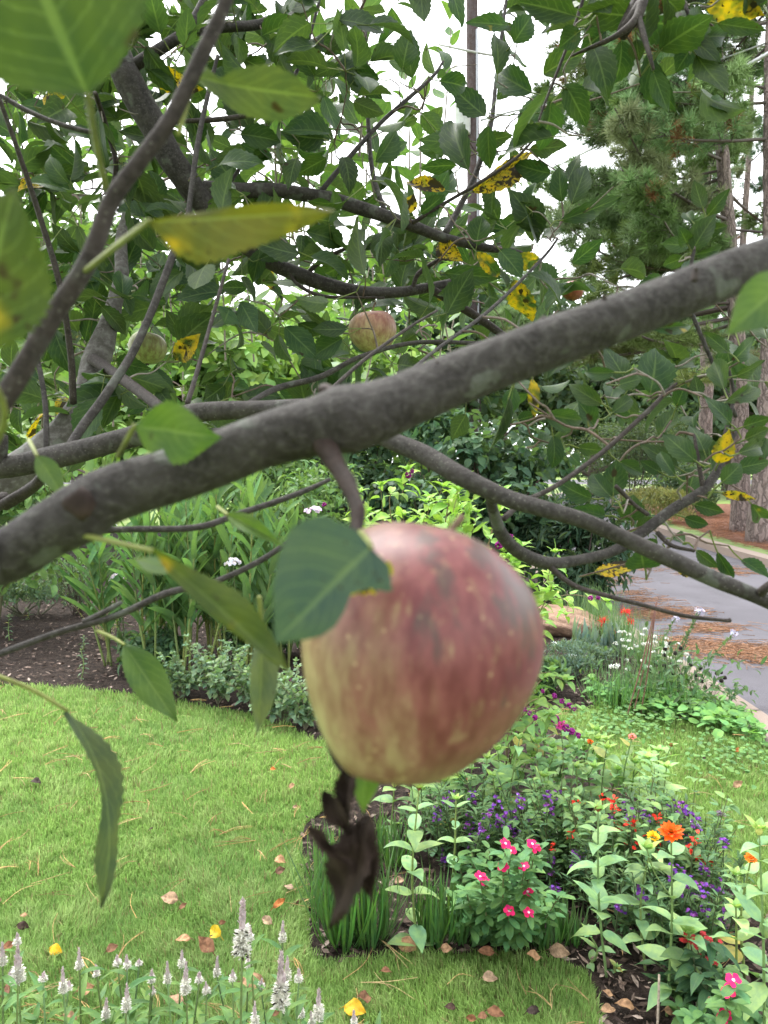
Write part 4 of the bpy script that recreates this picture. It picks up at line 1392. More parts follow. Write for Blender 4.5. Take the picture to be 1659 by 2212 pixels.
def pine(label, base, lean, r0, H, zlo, nb, reach, side=None, tilt_t=(.06, .085, .03), vis=True, extra=None):
    x0, y0 = base
    t = thing('pine_tree', label, 'pine', (x0, y0, 0), 'tall pines across the road')
    pts = np.array([[x0 + lean * (z / 10) + .05 * math.sin(z * .5), y0 + .04 * math.cos(z * .7), z] for z in np.linspace(-.1, H, 16)])
    rad = r0 * (1 - np.linspace(0, 1, 16) * .75)
    rad[0] *= 1.35
    mb = MB()
    mb.tube(pts, rad, 14, (.5, .5, .5), 4, .03)
    mb.build('trunk', M['pine_bark'], t)
    wood, nd = MB(), MB()
    for i in range(nb):
        z = zlo + (H - zlo) * (i / nb) ** .9 + rnd(-.2, .2)
        f = 1 - .55 * (z - zlo) / (H - zlo)
        az = rnd(0, 6.28) if side is None or random.random() < .35 else side + rnd(-.9, .9)
        L = reach * f * rnd(.6, 1.1)
        px = np.array([np.interp(z, pts[:, 2], pts[:, 0]), np.interp(z, pts[:, 2], pts[:, 1]), z])
        d = np.array([math.cos(az), math.sin(az), rnd(-.05, .18)])
        q = [px, px + d * L * .35 + np.array([0, 0, -.06 * L]), px + d * L * .7 + np.array([0, 0, -.08 * L]), px + d * L + np.array([0, 0, .03 * L])]
        r = .012 + .0065 * L
        sp, sr = smooth_line(np.array(q), np.array([r, r * .8, r * .5, r * .25]), 5)
        wood.tube(sp, sr, 5, (.075, .06, .055), 1, .05, False)
        bt = np.asarray(tilt_t) * rnd(1.5, 3.2) * np.array([rnd(.75, 1.15), rnd(.95, 1.1), rnd(.7, 1.3)])
        ns = int(9 + L * 6.5)
        for s in range(ns):
            u = rnd(.22, 1.0)
            j = min(len(sp) - 2, int(u * (len(sp) - 1)))
            b0 = sp[j]
            sd = nrm(np.array([d[0], d[1], 0]) * .8 + np.array([-d[1], d[0], 0]) * random.choice([-1, 1]) * rnd(.4, 1.4) + np.array([0, 0, rnd(-.1, .45)]))
            sl_ = rnd(.25, .8) * (1.15 - u * .5)
            e = b0 + sd * sl_
            wood.sticks(b0, e, .009, .004, (.07, .055, .05))
            k = random.randint(5, 9)
            tt = rng.uniform(.45, 1.05, k)[:, None]
            bp = b0 + sd * sl_ * tt + rng.normal(size=(k, 3)) * .05
            dd = nrm(sd + rng.normal(size=(k, 3)) * .5 + [0, 0, .25])
            yy = nrm(np.cross(dd, rng.normal(size=(k, 3))))
            zz = np.cross(dd, yy)
            pk = TUFTS[random.randrange(4)]
            scl = rng.uniform(.8, 1.25, (k, 1))
            tn = bt * rng.uniform(.75, 1.3, (k, 1))
            if random.random() < .025:
                tn = np.array([.22, .11, .045]) * rng.uniform(.7, 1.1, (k, 1))
            nd.inst(pk, bp, dd * scl, yy * scl, zz * scl, tn)
    wood.build('branches', M['twig'], t)
    nd.build('needles', M['needle'], t)
    return t


pine('tall pine with bare straight trunk cut by the right edge', (7.12, 13.9), -.03, .21, 17, 7.6, 26, 3.2, 2.6)
pine('tall pine leaning left with wide needled boughs, trunk base on the orange straw', (7.80, 16.0), -.80, .20, 17, 3.7, 112, 5.0, PI, (.065, .088, .032))
pine('pine farther back showing a plain trunk between the leaves', (10.35, 24.0), -.1, .23, 20, 8, 40, 3.6, PI, (.055, .08, .035))
pine('thin distant pine right of the middle trunk', (14.2, 30.0), .1, .2, 21, 6, 40, 3.4, None, (.06, .085, .045))

# utility pole
pg = np.array([2.62, 21.5, 0])
pole = thing('utility_pole', 'dark wooden utility pole with transformer against the white sky', 'utility pole', pg)
mb = MB()
mb.tube([pg + [0, 0, -.2], pg + [-.03, 0, 5], pg + [-.12, 0, 11], pg + [-.2, 0, 16.5]], [.2, .19, .175, .15], 14, (.5, .5, .5), 4, .01)
mb.build('post', M['wood_pole'], pole)
mb = MB()
mb.tube([pg + [.10, -.15, 0], pg + [.06, -.155, 5.5], pg + [-.05, -.14, 13.5]], [.03, .03, .03], 8, (.30, .31, .34), 3)
mb.build('conduit', M['metal'], pole)
tz = topz(pg, 262)
c = pg + np.array([-.42, -.15, tz])
mb = MB()
X, Y, Z = np.eye(3)
mb.lathe([(.02, -.42), (.2, -.42), (.22, -.40), (.22, .33), (.235, .34), (.235, .37), (.2, .42), (.02, .45)], c, X, Y, Z, 20, (.55, .56, .58))
tr = mb.build('transformer', M['metal'], pole)
mb = MB()
for dx in (-.1, .1):
    mb.lathe([(.03, 0), (.05, .02), (.03, .05), (.05, .08), (.03, .11), (.045, .14), (.01, .2)], c + [dx, 0, .43], X, Y, Z, 10, (.25, .18, .14))
mb.build('bushing', M['metal'], tr)
mb = MB()
z2 = topz(pg, 118)
mb.tube([pg + [-1.1, 0, z2 + .28], pg + [-.1, -.16, z2 - .02], pg + [.45, 0, z2 - .02]], [.03, .035, .03], 6, (.3, .3, .28), 1)
mb.build('bracket', M['metal'], pole)
# street lamp arm and head
zl = topz(pg, 232)
lx = (1241 - 829.5) / FPX * 21.0
mb = MB()
mb.tube([pg + [.1, 0, zl - .35], pg + [1.2, -.1, zl - .1], pg + [lx - pg[0] - .25, -.2, zl + .02]], [.035, .03, .03], 8, (.42, .43, .44), 5)
arm = mb.build('lamp_arm', M['metal'], pole)
mb = MB()
lc = pg + np.array([lx - pg[0], -.2, zl + .03])
mb.lathe([(.01, .09), (.12, .08), (.16, .03), (.16, -.05), (.10, -.09), (.01, -.1)], lc, X * 1.7, Y * .9, Z, 16, (.45, .44, .42))
mb.build('lamp_head', M['metal'], arm)


def wire(label, a, b, r, sag=.35, tint=(.5, .5, .52)):
    a, b = np.asarray(a, float), np.asarray(b, float)
    t = np.linspace(0, 1, 14)[:, None]
    p = a + (b - a) * t
    p[:, 2] -= sag * 4 * (t * (1 - t))[:, 0]
    mb = MB()
    mb.tube(p, np.full(14, r), 6, tint, 1)
    return tag(mb.build('overhead_wire', M['metal'], None, (a + b) / 2), label, 'wire', 'overhead wires at the pole')


wire('thick pale overhead cable slanting down across the pine boughs', P(2100, -140, 9.0), P(1195, 362, 20.5), .032, .1)
wire('thin upper overhead cable passing behind the top right leaves', P(2100, -80, 11), P(1030, 290, 21.3), .016, .2)
wire('thin overhead wire running left from the pole behind the apple leaves', P(1022, 190, 21.3), P(-300, 330, 26), .012, .4, (.3, .3, .32))


def bush(name, label, cat, center, radii, n, L, wr, tint, Ts=T_FAR, lumps=14, group=None, stem=True, var=.3, hang=0.0, z0=0.0, stems=9, stint=(.09, .07, .055), up=.45, mat='far_leaf', lr=.42):
    cx, cy, cz = center
    t = thing(name, label, cat, (cx, cy, z0), group)
    mb = MB()
    rad = np.asarray(radii)
    for i in range(lumps):
        a = rvec(1)[0] * rnd(.35, .8)
        lc = np.array(center) + a * rad
        lrad = rad * lr * rnd(.7, 1.25)
        k = n // lumps
        s = rvec(k)
        s[:, 2] = np.where(s[:, 2] < -.3, -s[:, 2], s[:, 2])
        p = lc + s * lrad * rng.uniform(.55, 1.05, (k, 1))
        p = p[p[:, 2] > z0 + .04]
        s = nrm(p - lc)
        k = len(p)
        d = nrm(np.cross(s, rng.normal(size=(k, 3))) + s * .35 + [0, 0, -hang])
        nn = nrm(s * .7 + [0, 0, up] + rng.normal(size=(k, 3)) * .4)
        ll = L * rng.uniform(.7, 1.3, k)
        mb.leaves(Ts, p, d, nn, ll, ll * wr, tints(np.asarray(tint) * rnd(.8, 1.25), k, var), 0)
    mb.build('foliage', M[mat], t)
    if stem:
        sb = MB()
        for i in range(stems):
            e = np.array(center) + rvec(1)[0] * rad * .75
            b = np.array([cx, cy, z0]) + np.array([rnd(-1, 1) * rad[0] * .22, rnd(-1, 1) * rad[1] * .22, -.02])
            m_ = (b + e) / 2 + rng.normal(size=3) * .06 * rad[2]
            r = .010 + .008 * rad[2]
            sb.tube([b, m_, e], [r, r * .75, r * .35], 5, stint, 4, .05, False)
        sb.build('stem', M['twig'], t)
    return t


def tree_bg(name, label, base, H, R, n, L, tint, zlo=.3, trunk=.14, group='trees in the distance', lumps=26, lr=.36):
    x, y = base
    t = bush(name, label, 'tree', (x, y, H * (zlo + 1) / 2), (R, R, H * (1 - zlo) / 2), n, L, .55, tint, T_FAR, lumps, group, False, lr=lr)
    mb = MB()
    mb.tube([(x, y, -.1), (x + .05, y, H * .35), (x - .08, y, H * .6), (x, y, H * .85)], [trunk * 1.2, trunk, trunk * .7, trunk * .3], 8, (.10, .08, .065), 4, .05)
    for i in range(9):
        z = H * rnd(zlo * .8, .75)
        a = rnd(0, 6.28)
        mb.tube([(x, y, z), (x + math.cos(a) * R * .4, y + math.sin(a) * R * .4, z + H * .08), (x + math.cos(a) * R * .8, y + math.sin(a) * R * .8, z + H * .16)], [trunk * .5, trunk * .35, trunk * .12], 5, (.10, .08, .065), 3, .05, False)
    mb.build('trunk', M['twig'], t)
    return t


# trees and shrubs closing the view behind the apple tree
LIME, MIDG, DARK = (.17, .27, .075), (.12, .20, .065), (.035, .07, .032)
for u, d, vt, R, tint, nm, lab in [
    (-60, 13, 520, 2.6, LIME, 'broadleaf_tree', 'light green tree behind the apple trunk at the far left'),
    (170, 16, 470, 3.0, MIDG, 'broadleaf_tree', 'mid green tree seen through gaps left of the trunk'),
    (380, 11, 640, 1.9, LIME, 'broadleaf_tree', 'bright green small tree behind the middle of the apple foliage'),
    (560, 15, 560, 2.5, MIDG, 'broadleaf_tree', 'soft green tree behind the striped small apple on its left'),
    (720, 12, 690, 1.9, LIME, 'broadleaf_tree', 'bright green tree behind the small striped apple'),
    (900, 22, 470, 3.3, (.055, .095, .045), 'broadleaf_tree', 'grey-green distant tree below the utility pole'),
    (1080, 30, 560, 3.8, (.055, .09, .045), 'broadleaf_tree', 'dull green distant tree behind the pole and left of the pines'),
    (1280, 33, 760, 3.6, (.065, .11, .05), 'broadleaf_tree', 'distant green tree beyond the road between shrub and pines'),
    (1430, 36, 740, 4.2, (.05, .09, .04), 'broadleaf_tree', 'dark green distant tree left of the pine trunks'),
    (1570, 40, 660, 5.0, (.06, .105, .045), 'broadleaf_tree', 'distant green tree behind the pine trunks'),
    (1700, 36, 640, 4.5, (.055, .10, .042), 'broadleaf_tree', 'distant green tree beyond the right edge pine'),
]:
    x = (u - 829.5) / FPX * d
    H = topz((x, d), vt)
    tree_bg(nm, lab, (x, d), H, R, int(2600 + R * 1300), .16 + d * .007, tint, .06 if d < 17 else .14, .1 + d * .004)

# low green band far beyond the street
mb = MB()
for i in range(46):
    x = -75 + i * 4 + rnd(-1.5, 1.5)
    c = np.array([x, 78 + rnd(-4, 4), rnd(1.5, 4)])
    k = 420
    s = rvec(k)
    p = c + s * np.array([4.2, 3, 4.6]) * rng.uniform(.6, 1.05, (k, 1))
    p[:, 2] = np.abs(p[:, 2])
    mb.leaves(T_FAR, p, rvec(k), nrm(s + [0, 0, .4]), .8, .5, tints(np.array((.055, .095, .042)) * rnd(.7, 1.3), k, .3), 0)
tag(mb.build('far_woods', M['far_leaf'], None, (0, 78, 0)), 'far band of green woods beyond the street', 'woods', kind='stuff')

# big dark leaved shrub and its neighbours along the road
bush('viburnum_shrub', 'large dark green broad-leaved shrub behind the forked branch', 'shrub', (.95, 8.6, 1.02), (1.35, 1.0, 1.15), 5200, .125, .62, (.040, .085, .042), T_MID, 34, None, True, .3, .25, 0, 26, (.06, .04, .032), .5, 'leaf', .34)
bush('viburnum_shrub', 'tall dark leaved shrub left of the large dark shrub, above the limb', 'shrub', (-.35, 9.6, 1.25), (1.0, .8, 1.2), 2200, .12, .6, (.034, .075, .034), T_MID, 24, None, True, .3, .25, 0, 22, (.06, .04, .032), .5, 'leaf', .34)
bush('laurel_shrub', 'blackish green narrow-leaved evergreen shrub beside the road', 'shrub', (2.0, 7.75, .55), (.72, .55, .62), 3600, .125, .24, (.020, .046, .024), T_MID, 26, None, True, .35, .1, 0, 14, (.045, .035, .03), .6, 'leaf', .4)
bush('broad_evergreen', 'rounded grey-green evergreen beyond the road by the bend', 'shrub', (7.6, 23.5, 1.6), (2.2, 1.6, 1.9), 9000, .10, .4, (.060, .085, .045), T_FAR, 40, None, True, .35, 0, 0, 8, (.05, .04, .035), .4, 'far_leaf', .34)
bush('ornamental_grass', 'olive yellow low shrub on the orange straw left of the pines', 'shrub', (6.75, 18.2, .42), (1.15, .8, .52), 4200, .11, .16, (.17, .165, .065), T_FAR, 18, None, False, .3, -.6, 0, 0, (0, 0, 0), .2, 'far_leaf', .42)
bush('roadside_shrub', 'small dark shrub behind the olive shrub at the pine bed', 'shrub', (8.6, 21.0, .75), (1.2, .8, .85), 2600, .12, .5, (.04, .07, .035), T_FAR, 18, None, True)
bush('lime_shrub', 'bright lime shrub at the far left edge under the limb', 'shrub', (-3.7, 6.6, .95), (1.1, .8, .95), 2600, .12, .45, (.11, .19, .06), T_MID, 22, None, True, .3, .15, 0, 12, (.1, .1, .05), .5, 'leaf')
bush('lime_shrub', 'yellow-green shrub behind the ginger lilies below the limb', 'shrub', (-1.7, 8.4, .9), (1.2, .8, .95), 2600, .12, .4, (.085, .155, .05), T_MID, 22, None, True, .3, .15, 0, 12, (.1, .1, .05), .5, 'leaf')
bush('lime_shrub', 'light green shrub behind the phlox right of the ginger lilies', 'shrub', (-.75, 7.4, .75), (.7, .6, .72), 2000, .09, .35, (.095, .17, .055), T_MID, 18, None, True, .3, .1, 0, 10, (.1, .09, .05), .5, 'leaf')

# ------------------------------------------------------------------ GARDEN PLANTS
def flower_rays(mb, c, up, R, n, layers, tint, w=.45, lift=.25, Ts=T_PET, var=.15):
    up = nrm(np.asarray(up, float))
    a = nrm(np.cross(up, [0.3, 1, 0.1]))
    b = np.cross(up, a)
    for l in range(layers):
        az = np.arange(n) * 2 * PI / n + l * .37 + rnd(0, 1)
        r = R * (1 - .22 * l)
        lf = lift + .38 * l
        d = np.cos(az)[:, None] * a + np.sin(az)[:, None] * b + up * lf + rng.normal(size=(n, 3)) * .06
        mb.leaves(Ts, np.repeat((c + up * .003 * l)[None], n, 0), d, np.repeat(up[None], n, 0) + rng.normal(size=(n, 3)) * .12, r * rng.uniform(.9, 1.1, n), r * w, tints(tint, n, var), 0)


def disk(mb, c, up, r, tint, k=26):
    up = nrm(np.asarray(up, float))
    s = rvec(k)
    s = nrm(s + up * 1.3)
    mb.sticks(np.repeat(np.asarray(c)[None], k, 0), np.asarray(c) + s * r, r * .25, r * .12, tints(tint, k, .25))


# --- zinnias -------------------------------------------------------
ZT = np.array([.20, .32, .14])
ZIN = []


def zinnia(base, vt, kind=None, L=.07, label=None, group='zinnias in the flower bed', lean=0.0, d=None, utop=None, br=0, flower_tint=None, fr=.03, bare=.0, wr=.5, nodes=None, tint=None, name='zinnia', cat='zinnia'):
    g = G(*base) if d is None else None
    if g is None:
        y = d
        x = (base[0] - 829.5) / FPX * d
        g = np.array([x, y, 0.0])
    h = topz(g, vt)
    ut = base[0] if utop is None else utop
    dd = depth([g[0], g[1], h])
    tp = P(ut, vt, dd)
    t = thing(name, label or 'zinnia', cat, g, group)
    mid = (g + tp) / 2 + np.array([rnd(-.03, .03), rnd(-.03, .03), 0])
    sp, sr = smooth_line(np.array([g + [0, 0, -.01], mid, tp]), np.array([.0042, .0034, .0022]), 8)
    st, lf = MB(), MB()
    st.tube(sp, sr, 6, tints((.13, .19, .06), 1, .2)[0], 1, .04)
    zt = ZT if tint is None else np.asarray(tint)
    n = nodes or max(3, int(h / .065))
    a0 = rnd(0, PI)
    ntop = .93 if kind in ('orange', 'yellow', 'pink', 'spent', 'smallorange', 'coral') else 1.0
    for i in range(n):
        f = bare + (ntop - bare) * (i + .6) / n
        q = sp[min(len(sp) - 1, int(f * (len(sp) - 1) + .5))]
        a = a0 + (i % 2) * PI / 2 + rnd(-.3, .3)
        l = L * (1.15 - .45 * f ** 3) * rnd(.85, 1.15)
        for s in (0, PI):
            dv = np.array([math.cos(a + s), math.sin(a + s), rnd(.15, .75) if f > .35 else rnd(-.5, .5)])
            lf.leaves(T_ZIN, q, dv, np.array([-dv[0] * .5, -dv[1] * .5, 1.0]) + rng.normal(size=3) * .15, l, l * wr * rnd(.85, 1.15), tints((zt if random.random() > .05 else np.array([.34, .32, .10])) * (1.12 if f > .8 else 1), 1, .25)[0])
    tips = [tp]
    for b in range(br):
        f = rnd(.55, .8)
        q = sp[int(f * (len(sp) - 1))]
        a = rnd(0, 6.28)
        e = q + np.array([math.cos(a) * .07, math.sin(a) * .05, rnd(.06, .13)])
        st.tube([q, (q + e) / 2 + [math.cos(a) * .012, math.sin(a) * .012, 0], e], [.0024, .002, .0016], 5, (.13, .19, .06), 3)
        for s in (0, PI / 2, PI, 1.5 * PI):
            dv = np.array([math.cos(a + s), math.sin(a + s), .6])
            lf.leaves(T_ZIN, q + (e - q) * rnd(.55, .95), dv, np.array([-dv[0] * .5, -dv[1] * .5, 1.0]), L * .55, L * .55 * wr, tints(zt * 1.1, 1, .2)[0])
        tips.append(e)
    for e in tips:
        if e is tp and kind in ('orange', 'yellow', 'pink', 'smallorange', 'coral'):
            continue
        k = 6
        az = np.arange(k) * 2.4
        dv = np.stack([np.cos(az), np.sin(az), np.linspace(.7, 2.2, k)], 1)
        lf.leaves(T_ZIN, np.repeat(e[None], k, 0), dv, np.stack([-np.cos(az), -np.sin(az), np.full(k, .7)], 1), L * np.linspace(.55, .3, k), L * np.linspace(.55, .3, k) * wr, tints(zt * np.array([1.25, 1.2, .9]), k, .15))
    st.build('stem', M['stem'], t)
    lf.build('leaves', M['leaf'], t)
    if kind in ('orange', 'yellow', 'pink', 'smallorange', 'coral'):
        fb = MB()
        ft = {'orange': (.85, .12, .008), 'smallorange': (.85, .17, .01), 'yellow': (.85, .46, .015), 'pink': (.72, .07, .36), 'coral': (.8, .25, .2)}[kind]
        up = nrm(np.array([rnd(-.2, .2), -.35, 1.0]))
        if kind == 'pink':
            up = nrm(np.array([.15, -.9, .6]))
        flower_rays(fb, tp, up, fr, 13, 3 if kind != 'coral' else 2, flower_tint or ft, .42, .22)
        fo = fb.build('flower', M['petal'], t)
        fb = MB()
        disk(fb, tp + up * .004, up, fr * .3, (.4, .2, .02) if kind != 'yellow' else (.7, .4, .02))
        fb.build('disk', M['petal'], fo)
        fb = MB()
        fb.lathe([(.0025, -.012), (.008, -.008), (.010, -.002), (.008, .003), (.001, .004)], tp, np.array([1., 0, 0]), np.array([0, 1., 0]), np.array([0, 0, 1.]), 10, (.12, .17, .05))
        fb.build('calyx', M['stem'], fo)
    elif kind == 'spent':
        fb = MB()
        disk(fb, tp, (0, 0, 1), .013, (.30, .10, .05), 40)
        fb.build('seed_head', M['dry'], t)
    elif kind == 'bud':
        fb = MB()
        fb.lathe([(.003, -.01), (.008, -.004), (.009, .004), (.006, .011), (.001, .014)], tp, np.array([1., 0, 0]), np.array([0, 1., 0]), np.array([0, 0, 1.]), 10, (.42, .42, .12))
        fb.build('flower_bud', M['stem'], t)
    ZIN.append((t, proj(tp)))
    return t


zinnia((902, 2055), 1706, 'spent', .085, 'tall zinnia with a faded red flower, standing at the left end of the flower bed', utop=905, br=0)
zinnia((968, 1985), 1728, None, .065, 'slender budded zinnia just behind the liriope tufts', utop=985)
zinnia((1312, 2118), 1752, 'spent', .088, 'tall bare-footed zinnia between the pink vinca and the orange zinnia', utop=1292, bare=.28)
zinnia((1440, 2200), 1800, 'orange', .095, 'zinnia with the large open orange flower', utop=1450, fr=.036, bare=.1, nodes=7, br=1)
zinnia((1395, 2100), 1808, 'yellow', .075, 'zinnia with the yellow flower beside the orange one', utop=1411, fr=.021, bare=.15)
zinnia((1488, 2200), 2018, None, .10, 'short stout pale zinnia in front of the orange zinnia', nodes=5)
zinnia((1652, 2290), 1795, 'bud', .10, 'tall zinnia with a pale yellow bud at the right edge', utop=1640, bare=.08)
zinnia((1612, 2130), 1855, 'smallorange', .08, 'zinnia with a small orange flower at the right edge', utop=1622, fr=.019)
zinnia((1590, 2170), 1962, None, .085, 'leafy flowerless zinnia left of the right edge zinnias', br=1)
zinnia((1268, 2085), 2010, None, .05, 'tiny pale zinnia seedling on bare mulch', nodes=3)
zinnia((1332, 2112), 2090, None, .035, 'smallest zinnia seedling lying low on the mulch', nodes=2)
zinnia((1540, 2080), 1985, None, .07, 'small zinnia rising behind the red pentas', nodes=5)
zinnia((1490, 1990), 1850, None, .07, 'budded zinnia right behind the orange flower', br=1)
# rear rank of tall pale zinnias
rear = [(1052, 1640, None), (1075, 1622, None), (1122, 1598, None), (1160, 1606, None), (1192, 1616, None), (1232, 1600, None), (1260, 1622, None), (1297, 1640, None), (1310, 1618, None), (1372, 1650, None), (1422, 1625, None),
        (910, 1708, None), (1003, 1682, 'coral'), (852, 1690, None), (1140, 1640, None), (1215, 1650, None), (1090, 1660, None), (1180, 1560, None), (1262, 1592, None), (1440, 1660, None), (985, 1600, None), (1020, 1650, None), (1105, 1575, None), (1150, 1560, None), (1205, 1640, None), (1245, 1660, None), (1065, 1680, None), (960, 1690, None), (1175, 1680, None), (1290, 1600, None), (1335, 1665, None)]
for i, (u, vt, k) in enumerate(rear):
    d = rnd(2.75, 3.25)
    zinnia((u + rnd(-15, 15), 0), vt, k, rnd(.095, .12), None, 'pale flowerless zinnias at the back of the bed', d=d, utop=u, br=1 if i % 2 else 0, fr=.017, tint=(.23, .37, .16))
rank_labels([(t, p[0]) for t, p in ZIN if t['label'] == 'zinnia'], 'pale zinnia in the rear rank, {pos} of the rank')
rear = [t for t, p in ZIN if t.get('group', '').startswith('pale')]
zinnia((1211, 0), 1566, 'pink', .07, 'zinnia with a magenta flower beside the beautyberry branch', d=3.05, fr=.026)
zinnia((1275, 0), 1603, 'smallorange', .06, 'zinnia with a small orange flower right of the magenta one', d=3.05, fr=.017)
zinnia((1366, 0), 1592, 'coral', .06, 'zinnia with a flat coral pink flower standing before the lawn', d=3.1, fr=.019, bare=.2)
zinnia((1450, 0), 1612, 'spent', .065, 'zinnia with a brown faded flower standing before the lawn', d=3.1, bare=.3)


# --- angelonia (purple spikes) --------------------------------------
SPK = [(270, 290), (290, 280), (380, 285), (230, 350), (370, 375), (430, 410), (385, 465), (440, 380), (490, 300), (500, 390), (530, 400), (555, 360), (575, 440), (620, 400), (650, 430), (710, 450), (715, 330), (705, 290), (750, 275), (590, 290),
       (830, 540), (880, 545), (720, 570), (740, 660), (265, 530), (1045, 320), (1095, 340), (1155, 300), (1130, 370), (1240, 320), (1290, 320), (1320, 350), (1220, 430), (1300, 430), (1350, 390), (1385, 600), (1250, 600), (1280, 620), (1330, 660), (1385, 680),
       (1440, 660), (1025, 735), (1090, 740), (1170, 690), (1115, 700), (1160, 815), (1330, 800), (1390, 770), (1450, 795), (1345, 720), (1265, 680), (1465, 480), (560, 400), (600, 430), (1060, 350), (1210, 440), (520, 370), (1300, 650), (985, 380), (470, 350)]
CENT = [(280, 330, 2.72), (440, 400, 2.62), (560, 390, 2.66), (700, 380, 2.66), (850, 560, 2.45), (1080, 340, 2.55), (1270, 380, 2.5), (1380, 500, 2.42), (1300, 650, 2.22), (1110, 720, 2.25), (1400, 730, 2.2)]
ANG = []
for ci, (cu, cvv, d) in enumerate(CENT):
    sp = [s for s in SPK if min(range(len(CENT)), key=lambda j: (CENT[j][0] - s[0]) ** 2 + (CENT[j][1] - s[1]) ** 2) == ci]
    x = (829.5 + .5 * cu - 829.5) / FPX * d
    g = np.array([x, d, 0.0])
    t = thing('angelonia', 'angelonia', 'flowering plant', g, 'purple angelonias in the flower bed')
    lf, st = MB(), MB()
    tips = []
    for su, sv in sp:
        dd = d + rnd(-.12, .08)
        tp = P(829.5 + .5 * su, 1592.6 + .5 * sv - 16, dd)
        tips.append((tp, True))
    for i in range(14):
        tips.append((g + np.array([rnd(-.20, .20), rnd(-.16, .16), rnd(.16, .36)]), False))
    for tp, fl in tips:
        b = g + np.array([rnd(-.05, .05), rnd(-.05, .05), 0])
        b[:2] += (tp[:2] - g[:2]) * .45
        q, r = smooth_line(np.array([b, (b + tp) / 2 + np.array([rnd(-.02, .02), rnd(-.02, .02), 0]), tp]), np.array([.0026, .002, .0012]), 6)
        st.tube(q, r, 4, (.06, .085, .035), 1, 0, False)
        k = 30
        f = rng.uniform(.12, .82 if fl else 1, k)
        p = np.stack([np.interp(f, np.linspace(0, 1, len(q)), q[:, j]) for j in range(3)], 1)
        az = rng.uniform(0, 6.28, k)
        dv = np.stack([np.cos(az), np.sin(az), rng.uniform(.1, .9, k)], 1)
        ll = rng.uniform(.028, .052, k)
        lf.leaves(T_FAR, p, dv, np.stack([-np.cos(az) * .4, -np.sin(az) * .4, np.ones(k)], 1), ll, ll * .27, tints((.08, .15, .06), k, .3))
        if fl:
            fb = MB()
            hgt = rnd(.03, .06)
            k = int(hgt * 240)
            zz = rng.uniform(-hgt * .75, hgt * .35, k)
            az = rng.uniform(0, 6.28, k)
            rr = .013 * (1 - (zz / hgt + .75) * .45)
            c = tp + np.stack([np.cos(az) * rr, np.sin(az) * rr, zz], 1)
            for m in range(3):
                dv = np.stack([np.cos(az + (m - 1) * .9), np.sin(az + (m - 1) * .9), rng.uniform(-.5, .4, k)], 1)
                fb.leaves(T_OVAL, c, dv, np.stack([np.cos(az), np.sin(az), np.full(k, .5)], 1), .0105, .0085, tints((.18, .05, .29), k, .4, .2))
            if random.random() < .8:
                w = max(1, k // 5)
                fb.leaves(T_OVAL, c[:w] + np.stack([np.cos(az[:w]), np.sin(az[:w]), np.zeros(w)], 1) * .006, np.stack([np.cos(az[:w]), np.sin(az[:w]), np.zeros(w)], 1), np.tile([0, 0, 1.0], (w, 1)), .005, .004, (.55, .42, .7))
            fb.build('flower_spike', M['petal'], t)
    st.build('stems', M['stem'], t)
    lf.build('foliage', M['leaf'], t)
    ANG.append((t, 829.5 + .5 * cu))
rank_labels(ANG, 'dark leaved angelonia with purple spikes, {pos} of the angelonias')


# --- red salvia -----------------------------------------------------
SAL = [(955, 282), (995, 295), (840, 353), (810, 430), (980, 490), (1060, 400), (1100, 470), (1185, 370), (1000, 325), (1350, 460), (1330, 510), (1400, 575), (1365, 545), (725, 487), (1230, 490), (1185, 492), (830, 305), (1035, 445), (1085, 395), (1045, 410), (1010, 400), (1330, 485), (1110, 430)]
SC = [(800, 400, 2.6), (1000, 380, 2.5), (1180, 430, 2.45), (1350, 520, 2.4)]
SALV = []
for ci, (cu, cvv, d) in enumerate(SC):
    sp = [s for s in SAL if min(range(4), key=lambda j: (SC[j][0] - s[0]) ** 2 + (SC[j][1] - s[1]) ** 2) == ci]
    g = np.array([(.5 * cu) / FPX * d, d, 0.0])
    t = thing('salvia', 'salvia', 'flowering plant', g, 'red salvias among the angelonias')
    st, lf = MB(), MB()
    tips = [(P(829.5 + .5 * a, 1592.6 + .5 * b - 8, d + rnd(-.1, .06)), True) for a, b in sp] + [(g + np.array([rnd(-.18, .18), rnd(-.14, .14), rnd(.25, .44)]), False) for _ in range(12)]
    for tp, fl in tips:
        b = g + np.array([rnd(-.04, .04), rnd(-.04, .04), 0])
        b[:2] += (tp[:2] - g[:2]) * .4
        q, r = smooth_line(np.array([b, (b + tp) / 2 + np.array([rnd(-.02, .02), 0, 0]), tp]), np.array([.0028, .002, .0012]), 6)
        st.tube(q, r, 4, (.09, .10, .04), 1, 0, False)
        k = 20
        f = rng.uniform(.2, .85 if fl else 1, k)
        p = np.stack([np.interp(f, np.linspace(0, 1, len(q)), q[:, j]) for j in range(3)], 1)
        az = rng.uniform(0, 6.28, k)
        dv = np.stack([np.cos(az), np.sin(az), rng.uniform(-.1, .6, k)], 1)
        ll = rng.uniform(.025, .05, k)
        lf.leaves(T_MID, p + dv * .01, dv, np.stack([-np.cos(az) * .3, -np.sin(az) * .3, np.ones(k)], 1), ll, ll * .62, tints((.13, .23, .085), k, .3))
        if fl:
            fb = MB()
            k = 7
            c = tp + rng.normal(size=(k, 3)) * [.005, .005, .009]
            az = rng.uniform(0, 6.28, k)
            dv = np.stack([np.cos(az), np.sin(az), rng.uniform(-.3, .5, k)], 1)
            fb.leaves(T_OVAL, c, dv, rvec(k), .018, .010, tints((.78, .045, .025), k, .2, .25))
            fb.build('flower_cluster', M['petal'], t)
    st.build('stems', M['stem'], t)
    lf.build('foliage', M['leaf'], t)
    SALV.append((t, cu))
